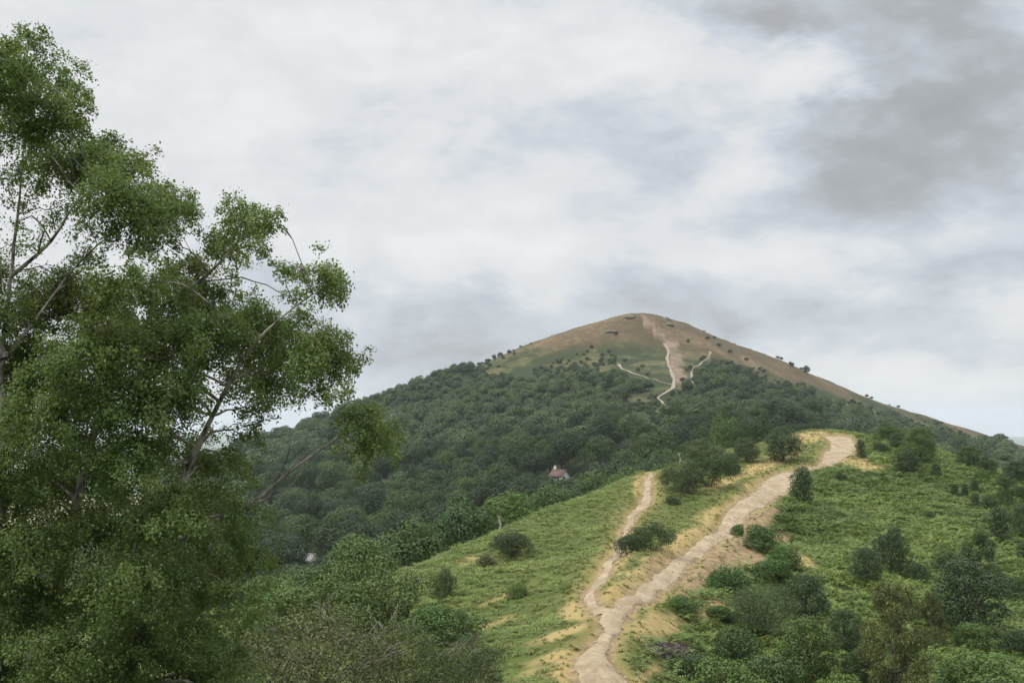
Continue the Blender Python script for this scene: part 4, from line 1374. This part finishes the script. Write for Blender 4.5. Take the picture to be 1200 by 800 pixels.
M['pebble'] = plain_mat('path_stone', (0.22, 0.172, 0.118), (0.40, 0.325, 0.235), 1.2)
pb = [pebble(np.random.default_rng(500 + k)) for k in range(4)]
gp, gs = [], []
for cc in paths_near:
    for _ in range(800 if cc is paths_near[0] else 160):
        q = cc[rngb.integers(len(cc))]
        a_, r_ = rngb.uniform(0, 6.28), q[2] * 1.15 * math.sqrt(rngb.random())
        gp.append((q[0] + r_ * cos(a_), q[1] + r_ * sin(a_)))
        gs.append(0.035 + 0.12 * rngb.random() ** 3)
gp = np.array(gp)
gs = np.array(gs)
n = len(gp)
scatter('gravel', np.column_stack([gp, H(gp[:, 0], gp[:, 1]) + 0.1]), rngb.uniform(-0.5, 0.5, (n, 3)) * np.array([1, 1, 6]), np.column_stack([gs, gs, gs]), np.zeros(n), rngb.integers(0, 4, n), pb, 'loose stones lying on the trodden paths')

# ------------------------------------------------------------------ the tall birch
D0 = 28.0
rngt = np.random.default_rng(21)
LOBES = [(35, 45, 22), (12, 78, 32), (58, 92, 30), (8, 130, 38), (70, 140, 34), (95, 112, 16), (120, 190, 38), (70, 195, 38), (160, 200, 26), (190, 238, 30), (214, 248, 22), (140, 238, 38), (165, 268, 30), (35, 165, 24),
         (205, 282, 15), (105, 262, 24), (20, 205, 20), (58, 245, 22), (10, 318, 22), (70, 322, 22), (30, 240, 16), (45, 285, 20), (100, 305, 26), (18, 262, 12), (95, 345, 36), (50, 352, 34), (16, 372, 34), (150, 335, 33), (225, 322, 32), (258, 352, 28), (200, 352, 34), (120, 375, 34),
         (290, 262, 28), (313, 258, 20), (268, 296, 22), (253, 283, 18), (300, 294, 14), (378, 325, 26), (352, 325, 18), (386, 346, 18), (340, 348, 12), (358, 370, 11), (330, 312, 10),
         (300, 385, 38), (340, 402, 38), (380, 412, 35), (408, 428, 19), (250, 400, 42), (200, 402, 42), (150, 405, 42), (100, 422, 42), (50, 430, 44), (8, 432, 40),
         (285, 440, 32), (332, 450, 26), (370, 453, 22), (402, 460, 15), (432, 505, 30), (446, 522, 21), (414, 488, 20), (426, 540, 15), (455, 505, 12),
         (302, 478, 20), (290, 512, 20), (215, 455, 32), (195, 470, 34), (150, 472, 40), (100, 482, 40), (50, 490, 42), (8, 500, 40), (205, 530, 38), (150, 540, 42), (100, 550, 44), (50, 560, 44), (8, 570, 44),
         (255, 545, 24), (285, 548, 16), (250, 592, 34), (284, 600, 24), (215, 602, 40), (160, 612, 46), (100, 622, 46), (40, 640, 46), (0, 640, 36), (278, 642, 32), (302, 655, 18), (230, 668, 42), (165, 688, 46), (95, 700, 46), (25, 710, 46),
         (280, 700, 28), (296, 728, 20), (225, 742, 46), (155, 765, 48), (85, 778, 48), (20, 788, 44), (262, 785, 36), (200, 815, 46), (110, 840, 48), (30, 850, 44), (270, 830, 34),
         (-45, 120, 40), (-60, 210, 46), (-50, 320, 50), (-70, 430, 54), (-60, 540, 54), (-60, 650, 54), (-60, 760, 54), (-130, 300, 50), (-150, 450, 56), (-140, 600, 56), (-130, 740, 56), (-30, 60, 30), (-210, 520, 50), (-200, 660, 50)]
THIN = {(20, 205), (58, 245), (10, 318), (70, 322), (30, 240), (45, 285), (100, 305), (18, 262), (105, 262), (35, 165)}
STEMS = [([(30, 1010, 0), (5, 900, 0), (-5, 780, .2), (2, 600, .3), (0, 430, .6), (12, 322, 1), (26, 200, 1.2), (30, 110, 1.2)], 0.13, 0.010),
         ([(40, 1010, .2), (110, 880, .4), (152, 780, .4), (190, 650, .2), (214, 562, 0), (250, 485, -.3), (300, 402, -.6), (366, 345, -.8)], 0.19, 0.015),
         ([(20, 1010, .5), (32, 800, 1), (88, 610, 1.3), (120, 485, 1.4), (170, 382, 1.2), (246, 322, 1), (292, 268, .9)], 0.18, 0.015),
         ([(193, 640, .2), (290, 592, -.3), (345, 548, -.6), (398, 512, -.8), (436, 498, -.9)], 0.075, 0.012),
         ([(12, 325, 0), (60, 282, -.3), (96, 232, -.5), (150, 215, -.6), (192, 226, -.7)], 0.045, 0.008),
         ([(0, 430, .2), (60, 350, .6), (100, 300, .9), (150, 262, 1), (205, 245, 1.1)], 0.042, 0.008),
         ([(5, 420, 0), (-40, 300, .4), (-60, 200, .5), (-30, 70, .4)], 0.1, 0.015),
         ([(5, 900, 0), (-70, 760, .5), (-120, 560, .8), (-140, 420, .8), (-130, 300, .8)], 0.15, 0.015),
         ([(310, 590, -.3), (336, 540, -.4), (340, 520, -.4)], 0.03, 0.008), ([(300, 588, -.4), (330, 578, -.5), (352, 556, -.5)], 0.03, 0.008)]
base_x = at(30, 1010, D0)
gz = ground_z(base_x[0], D0)
B0 = np.array([base_x[0], D0, gz])


def tp(px, py, dd):
    return at(px, py, D0 + dd)


runs, nodes, nrad = [], [], []
for pts, r0, r1 in STEMS:
    P = np.array([tp(*q) for q in pts])
    if pts[0][1] > 1000:
        P[0, 2] = gz - 0.3
    P = spline(P, 0.35)
    P[1:-1] += np.cumsum(rngt.normal(0, 0.012, (len(P) - 2, 3)), 0) * 0.6
    R = np.linspace(r0, r1, len(P)) * (1 + 0.08 * np.sin(np.arange(len(P)) * 0.9))
    runs.append((P, R))
    nodes.append(P[len(P) // 6:])
    nrad.append(R[len(P) // 6:])
trunk_runs = runs[:3]
limb_runs = runs[3:]
NODE, NRAD = np.vstack(nodes), np.concatenate(nrad)
leafV, leafQ, off = [], [], 0
twigs = []
for (px, py, r) in LOBES:
    r = r * 1.12
    dd = rngt.uniform(-3.0, 3.0)
    if (px, py) in ((290, 262), (378, 325), (432, 505), (446, 522), (414, 488)):
        dd = -0.9 + rngt.uniform(-0.3, 0.3)
    c = tp(px, py, dd)
    rw = r / F_PX * (D0 + dd)
    # limb: from the best stem node below and inwards
    dv = NODE - c
    cost = np.linalg.norm(dv, axis=1) + 0.8 * np.maximum(0, NODE[:, 2] - c[2] + 0.15) + 0.15 * NODE[:, 0].clip(-99, 0) * 0
    kq = int(np.argmin(cost))
    s0 = NODE[kq]
    L = np.linalg.norm(c - s0)
    mid = (s0 + c) / 2 + np.array([0, 0, 0.12 * L]) + rngt.normal(0, 0.06 * L + 0.01, 3)
    pts = spline(np.array([s0, mid, c]), max(0.12, L / 8))
    pts[1:-1] += rngt.normal(0, 0.02, (len(pts) - 2, 3))
    ra = min(NRAD[kq] * 0.65, 0.02 + 0.012 * L)
    limb_runs.append((pts, np.linspace(ra, 0.01, len(pts))))
    thin = 0.35 if (px, py) in THIN else 1.0
    # sprays: drooping strands of leaves hung round the limb end
    ns = max(10, int(44 * (r / 35) ** 1.65 * (0.5 + 0.5 * thin)))
    for q in range(ns):
        d = unit(rngt.normal(size=3) + np.array([0, 0, 0.25]))
        cc = c + d * rw * np.array([1, 1.25, 0.95]) * (rngt.uniform(0.12, 1.0) ** 0.55 * 0.86 if rngt.random() < 0.78 else rngt.uniform(0.8, 1.4))
        out = unit(d * np.array([1, 1, 0.2]) + rngt.normal(0, 0.35, 3))
        Ls = min(0.75, max(0.2, rw * rngt.uniform(0.45, 0.95)))
        fall = rngt.uniform(0.35, 1.0)
        s1 = pts[int(len(pts) * rngt.uniform(0.45, 0.95))]
        m2 = (s1 + cc) / 2 + np.array([0, 0, 0.12 * np.linalg.norm(cc - s1)])
        tw = np.array([cc + out * Ls * 0.55 * t + np.array([0, 0, -Ls * fall * t * t * 0.8]) for t in (0.45, 0.9)])
        if np.linalg.norm(cc - s1) < 0.55 or rngt.random() < 0.12:
            twigs.append((np.vstack([[s1, m2, cc], tw]), np.array([0.009, 0.007, 0.005, 0.0035, 0.002])))
        else:
            twigs.append((np.vstack([[cc - out * 0.1, cc], tw]), np.array([0.005, 0.005, 0.0035, 0.002])))
        nl = int((88 if py < 430 else 70) * thin * (Ls / 0.45) ** 1.4)
        t = rngt.random(nl) ** 0.8
        pos = cc + out * (Ls * 0.6 * (t - 0.25))[:, None] + rngt.normal(0, 1, (nl, 3)) * (0.035 + 0.16 * Ls * (1 - 0.45 * t))[:, None] * np.array([1, 1, 0.75])
        pos[:, 2] -= Ls * fall * t * t * 0.8
        nrm = 0.4 * d + 0.75 * rngt.normal(size=(nl, 3)) + np.array([0, -0.1, 0.6])
        Vq, Qq = cards(rngt, pos, nrm, 0.064, 0.76, np.tile([0, 0, -0.7], (nl, 1)) + out * 0.5)
        leafV.append(Vq)
        leafQ.append(Qq + off)
        off += len(Vq)
birch = empty('birch_tree', tuple(B0), label='tall many-stemmed birch with loose green foliage beside the viewpoint', category='tree')
LV = np.vstack(leafV) - B0
NLEAF = len(LV) // 4
cr = add('crown', mesh_np('crown', LV, [np.vstack(leafQ)]), M['birch'], birch)
for P, R in trunk_runs:
    TV, TQ = tubes([(P - B0, R)], 10)
    add('trunk', mesh_np('trunk', TV, [TQ], smooth=True), M['birchbark'], birch)
TV, TQ = tubes([(P - B0, R) for P, R in limb_runs], 6)
add('limbs', mesh_np('limbs', TV, [TQ], smooth=True), M['birchbark'], birch)
TV, TQ = tubes([(P - B0, R) for P, R in twigs], 3)
add('twigs', mesh_np('twigs', TV, [TQ], smooth=True), M['bark'], cr)

# ------------------------------------------------------------------ houses, dead wood, summit stone
M['render'] = plain_mat('white_render', (0.70, 0.70, 0.67), (0.82, 0.82, 0.79), 1.5)
M['tile'] = plain_mat('clay_tile', (0.075, 0.042, 0.034), (0.13, 0.072, 0.058), 2.5)
M['slate'] = plain_mat('grey_slate', (0.20, 0.19, 0.19), (0.32, 0.31, 0.30), 2.5)
M['brickc'] = plain_mat('chimney_brick', (0.42, 0.36, 0.31), (0.6, 0.55, 0.5), 4)
M['glass'] = plain_mat('window_glass', (0.03, 0.035, 0.04), (0.06, 0.065, 0.07), 2, 0.15)
M['stone'] = plain_mat('weathered_rock', (0.07, 0.060, 0.048), (0.15, 0.13, 0.10), 0.8)


def box(c, s):
    c, s = np.array(c, float), np.array(s, float) / 2
    V = np.array([[x, y, z] for x in (-1, 1) for y in (-1, 1) for z in (-1, 1)]) * s + c
    Q = np.array([[0, 1, 3, 2], [4, 6, 7, 5], [0, 4, 5, 1], [2, 3, 7, 6], [0, 2, 6, 4], [1, 5, 7, 3]])
    return V, Q


def join(parts):
    Vs, Qs, o = [], [], 0
    for v, q in parts:
        Vs.append(v)
        Qs.append(q + o)
        o += len(v)
    return np.vstack(Vs), np.vstack(Qs)


def house(name, P, rz, L, Wd, eave, ridge, roofm, label):
    z = ground_z(P[0], P[1])
    base = min(z, P[2] - 2.5) - 1.0      # stands on a terraced plinth cut into the slope
    e = empty(name, (P[0], P[1], base), rz, label=label, category='house')
    h0 = P[2] - 2.5 - base
    # walls with gables (ridge along local x)
    V = np.array([[sx * L / 2, sy * Wd / 2, zz] for sx in (-1, 1) for sy in (-1, 1) for zz in (h0 - 0.2, h0 + eave)] + [[-L / 2, 0, h0 + ridge - 0.15], [L / 2, 0, h0 + ridge - 0.15]])
    Q = np.array([[0, 1, 3, 2][::-1], [4, 5, 7, 6], [0, 4, 5, 1][::-1], [2, 6, 7, 3]])
    T = np.array([[1, 3, 8], [5, 9, 7]])
    add('wall', mesh_np('wall', V, [Q, T]), M['render'], e)
    V, Q = box((0, 0, (h0 - 0.2) / 2), (L + 0.3, Wd + 0.3, h0 - 0.2))
    add('plinth', mesh_np('plinth', V, [Q]), M['stone'], e)
    ov, th = 0.45, 0.22
    sl = (ridge - eave) / (Wd / 2)
    pr = []
    for sy in (-1, 1):
        y1 = sy * (Wd / 2 + ov)
        z1 = h0 + ridge - sl * (Wd / 2 + ov)
        a = np.array([[sx * (L / 2 + ov), yy, zz + t] for t in (0, th) for sx in (-1, 1) for (yy, zz) in ((0, h0 + ridge), (y1, z1))])
        pr.append((a, np.array([[0, 1, 3, 2], [4, 6, 7, 5], [0, 4, 5, 1], [2, 3, 7, 6], [0, 2, 6, 4], [1, 5, 7, 3]])))
    V, Q = join(pr)
    roof = add('roof', mesh_np('roof', V, [Q]), M[roofm], e)
    for xc in (-L / 2 + 0.7,):
        V, Q = join([box((xc, 0, h0 + ridge + 0.2), (0.8, 0.7, 1.6)), box((xc, 0, h0 + ridge + 1.05), (0.95, 0.85, 0.12)), box((xc - .2, 0, h0 + ridge + 1.28), (0.22, 0.22, 0.34)), box((xc + .2, 0, h0 + ridge + 1.28), (0.22, 0.22, 0.34))])
        add('chimney', mesh_np('chimney', V, [Q]), M['brickc'], roof)
    for sy in (-1, 1):
        for xc in np.linspace(-L / 2 + 1.6, L / 2 - 1.6, 3):
            for zc in (h0 + 1.3, h0 + eave - 0.9):
                V, Q = box((xc, sy * (Wd / 2 + 0.02), zc), (1.1, 0.08, 1.1))
                w_ = add('window', mesh_np('window', V, [Q]), M['glass'], e)
                V, Q = box((xc, sy * (Wd / 2 + 0.06), zc - 0.62), (1.35, 0.2, 0.1))
                add('sill', mesh_np('sill', V, [Q]), M['brickc'], w_)
    for zc in (h0 + 1.4, h0 + eave - 0.7):
        V, Q = box((L / 2 + 0.02, -0.9, zc), (0.08, 1.0, 1.1))
        add('window', mesh_np('window', V, [Q]), M['glass'], e)
    return e


for (px, top, d) in [(q, t, hz[0][1] - 9 - e) for q, t, e in ((641, 557, 3), (648, 560, 0), (655, 562, 4), (662, 563, 1), (669, 560, 3), (677, 556, 0))] + [(q, t, hz[1][1] - 9 - e) for q, t, e in ((346, 652, 0), (353, 657, 3), (360, 660, 1), (367, 659, 4), (375, 652, 2))]:
    P = at(px, top, d)
    z = ground_z(P[0], P[1])
    if P[2] - z > 0.8:
        wood_tree(P, z, max(2.6, min(5.5, (P[2] - z) * 0.9)), P[2] - z + 0.3, 'in the wood filling the valley under the great hill', 'in the valley wood', tone=random.choice((0, 1)))


house('cottage', hz[0], radians(-50), 6.2, 4.4, 2.6, 4.6, 'tile', 'white gabled house with a red-brown roof among the trees below the hill')
house('cottage', hz[1], radians(-35), 5.6, 4.4, 2.6, 4.4, 'slate', 'small white house with a grey roof half hidden beside the tall birch')


def snag(px, by, hpx, label, seed):
    rng = np.random.default_rng(seed)
    P = hit(px, by, 60, 300, 900)
    h = hpx / F_PX * P[1]
    z = ground_z(P[0], P[1])
    zz = np.linspace(-0.3, h, 8)
    tr = np.column_stack([0.10 * h * np.sin(zz * 2.1 / h * 2), 0.05 * h * np.cos(zz * 3 / h), zz])
    e = empty('dead_tree', (P[0], P[1], z), 0, label=label, category='dead tree')
    V, Q = tubes([(tr, np.linspace(0.17, 0.05, 8))], 7)
    add('trunk', mesh_np('trunk', V, [Q], smooth=True), M['deadwood'], e)
    for k in range(3):
        s = tr[4 + k]
        d = unit(np.array([rng.choice((-1, 1)) * 0.8, rng.normal(0, 0.3), 0.7]))
        L = h * rng.uniform(0.15, 0.3)
        pts = np.array([s, s + d * L * 0.5 + np.array([0, 0, -.05]), s + d * L + np.array([0, 0, 0.1])])
        V, Q = tubes([(pts, np.array([0.07, 0.05, 0.02]))], 5)
        add('branch', mesh_np('branch', V, [Q], smooth=True), M['deadwood'], e)


snag(585, 617, 18, 'bleached bare dead tree at the upper edge of the green slope', 1)
snag(796, 545, 15, 'thin bleached dead stem behind the thicket', 2)


def rock(px, py, w, h, seed, label):
    rng = np.random.default_rng(seed)
    P = hit(px, py, 800, 1100, 1200)
    z = ground_z(P[0], P[1])
    u = np.linspace(0, pi, 9)
    v = np.linspace(0, 2 * pi, 14, endpoint=False)
    U, Vv = np.meshgrid(u, v, indexing='ij')
    n = 1 + 0.35 * fbm(U * 3 + seed, Vv * 2, 1.0, 3, seed)
    X = np.stack([w / 2 * np.sin(U) * np.cos(Vv) * n, w / 2.5 * np.sin(U) * np.sin(Vv) * n, h * np.cos(U) * n], -1).reshape(-1, 3)
    i = np.arange(8)[:, None] * 14
    j = np.arange(14)[None]
    k = (j + 1) % 14
    Q = np.stack([i + j, i + 14 + j, i + 14 + k, i + k], -1).reshape(-1, 4)
    o = add('rock_outcrop', mesh_np('rock_outcrop', X, [Q]), M['stone'], label=label, category='rock')
    o.location = (P[0], P[1], z - 0.35 * h)


rock(781, 374, 7, 2.4, 3, 'dark rock outcrop on the skyline just below the summit')
rock(739, 371, 9, 1.6, 5, 'low rock shelf on the skyline on the wooded side of the summit')
rock(783, 380, 8, 1.6, 7, 'rock outcrop on the brown turf below the summit')
rock(768, 370, 4, 1.3, 11, 'small rock on the skyline at the very summit')
rock(715, 388, 8, 1.3, 13, 'rock outcrop on the brown turf on the wooded side below the summit')
for (px, by, w, h, lab) in [(945, 437, 10, 9, 'lone rounded tree on the bare skyline ridge of the great hill'), (928, 429, 6, 5, 'small shrub on the skyline ridge above the lone tree'), (1176, 519, 12, 10, 'rounded tree on the low end of the skyline ridge')]:
    P = hit(px, by, 800, 1150, 1500)
    z = ground_z(P[0], P[1])
    plant('ridge_tree', 'round', 'dark', (P[0], P[1], z - 0.3), w / F_PX * P[1], h / F_PX * P[1] + 0.5, lab, 'tree', v=0)

# ------------------------------------------------------------------ summer haze
V, Q = box((0, 0, (-258 + 104) / 2), (33000, 33000, 362))
hm, g = new_mat('summer_haze')
pv = g.n('ShaderNodeVolumePrincipled')
pv.inputs['Color'].default_value = (0.80, 0.89, 1.0, 1)
pv.inputs['Density'].default_value = 0.000065
pv.inputs['Anisotropy'].default_value = 0.2
g.put(g.n('ShaderNodeOutputMaterial').inputs['Volume'], pv.outputs[0])
haze = add('haze', mesh_np('haze', V, [Q]), hm, kind='stuff')

import sys
print('STATS leaves', NLEAF, 'wood', WN, 'kept', len(kept), 'bracken', NBR, 'ground', len(ground_me.polygons), file=sys.stderr)
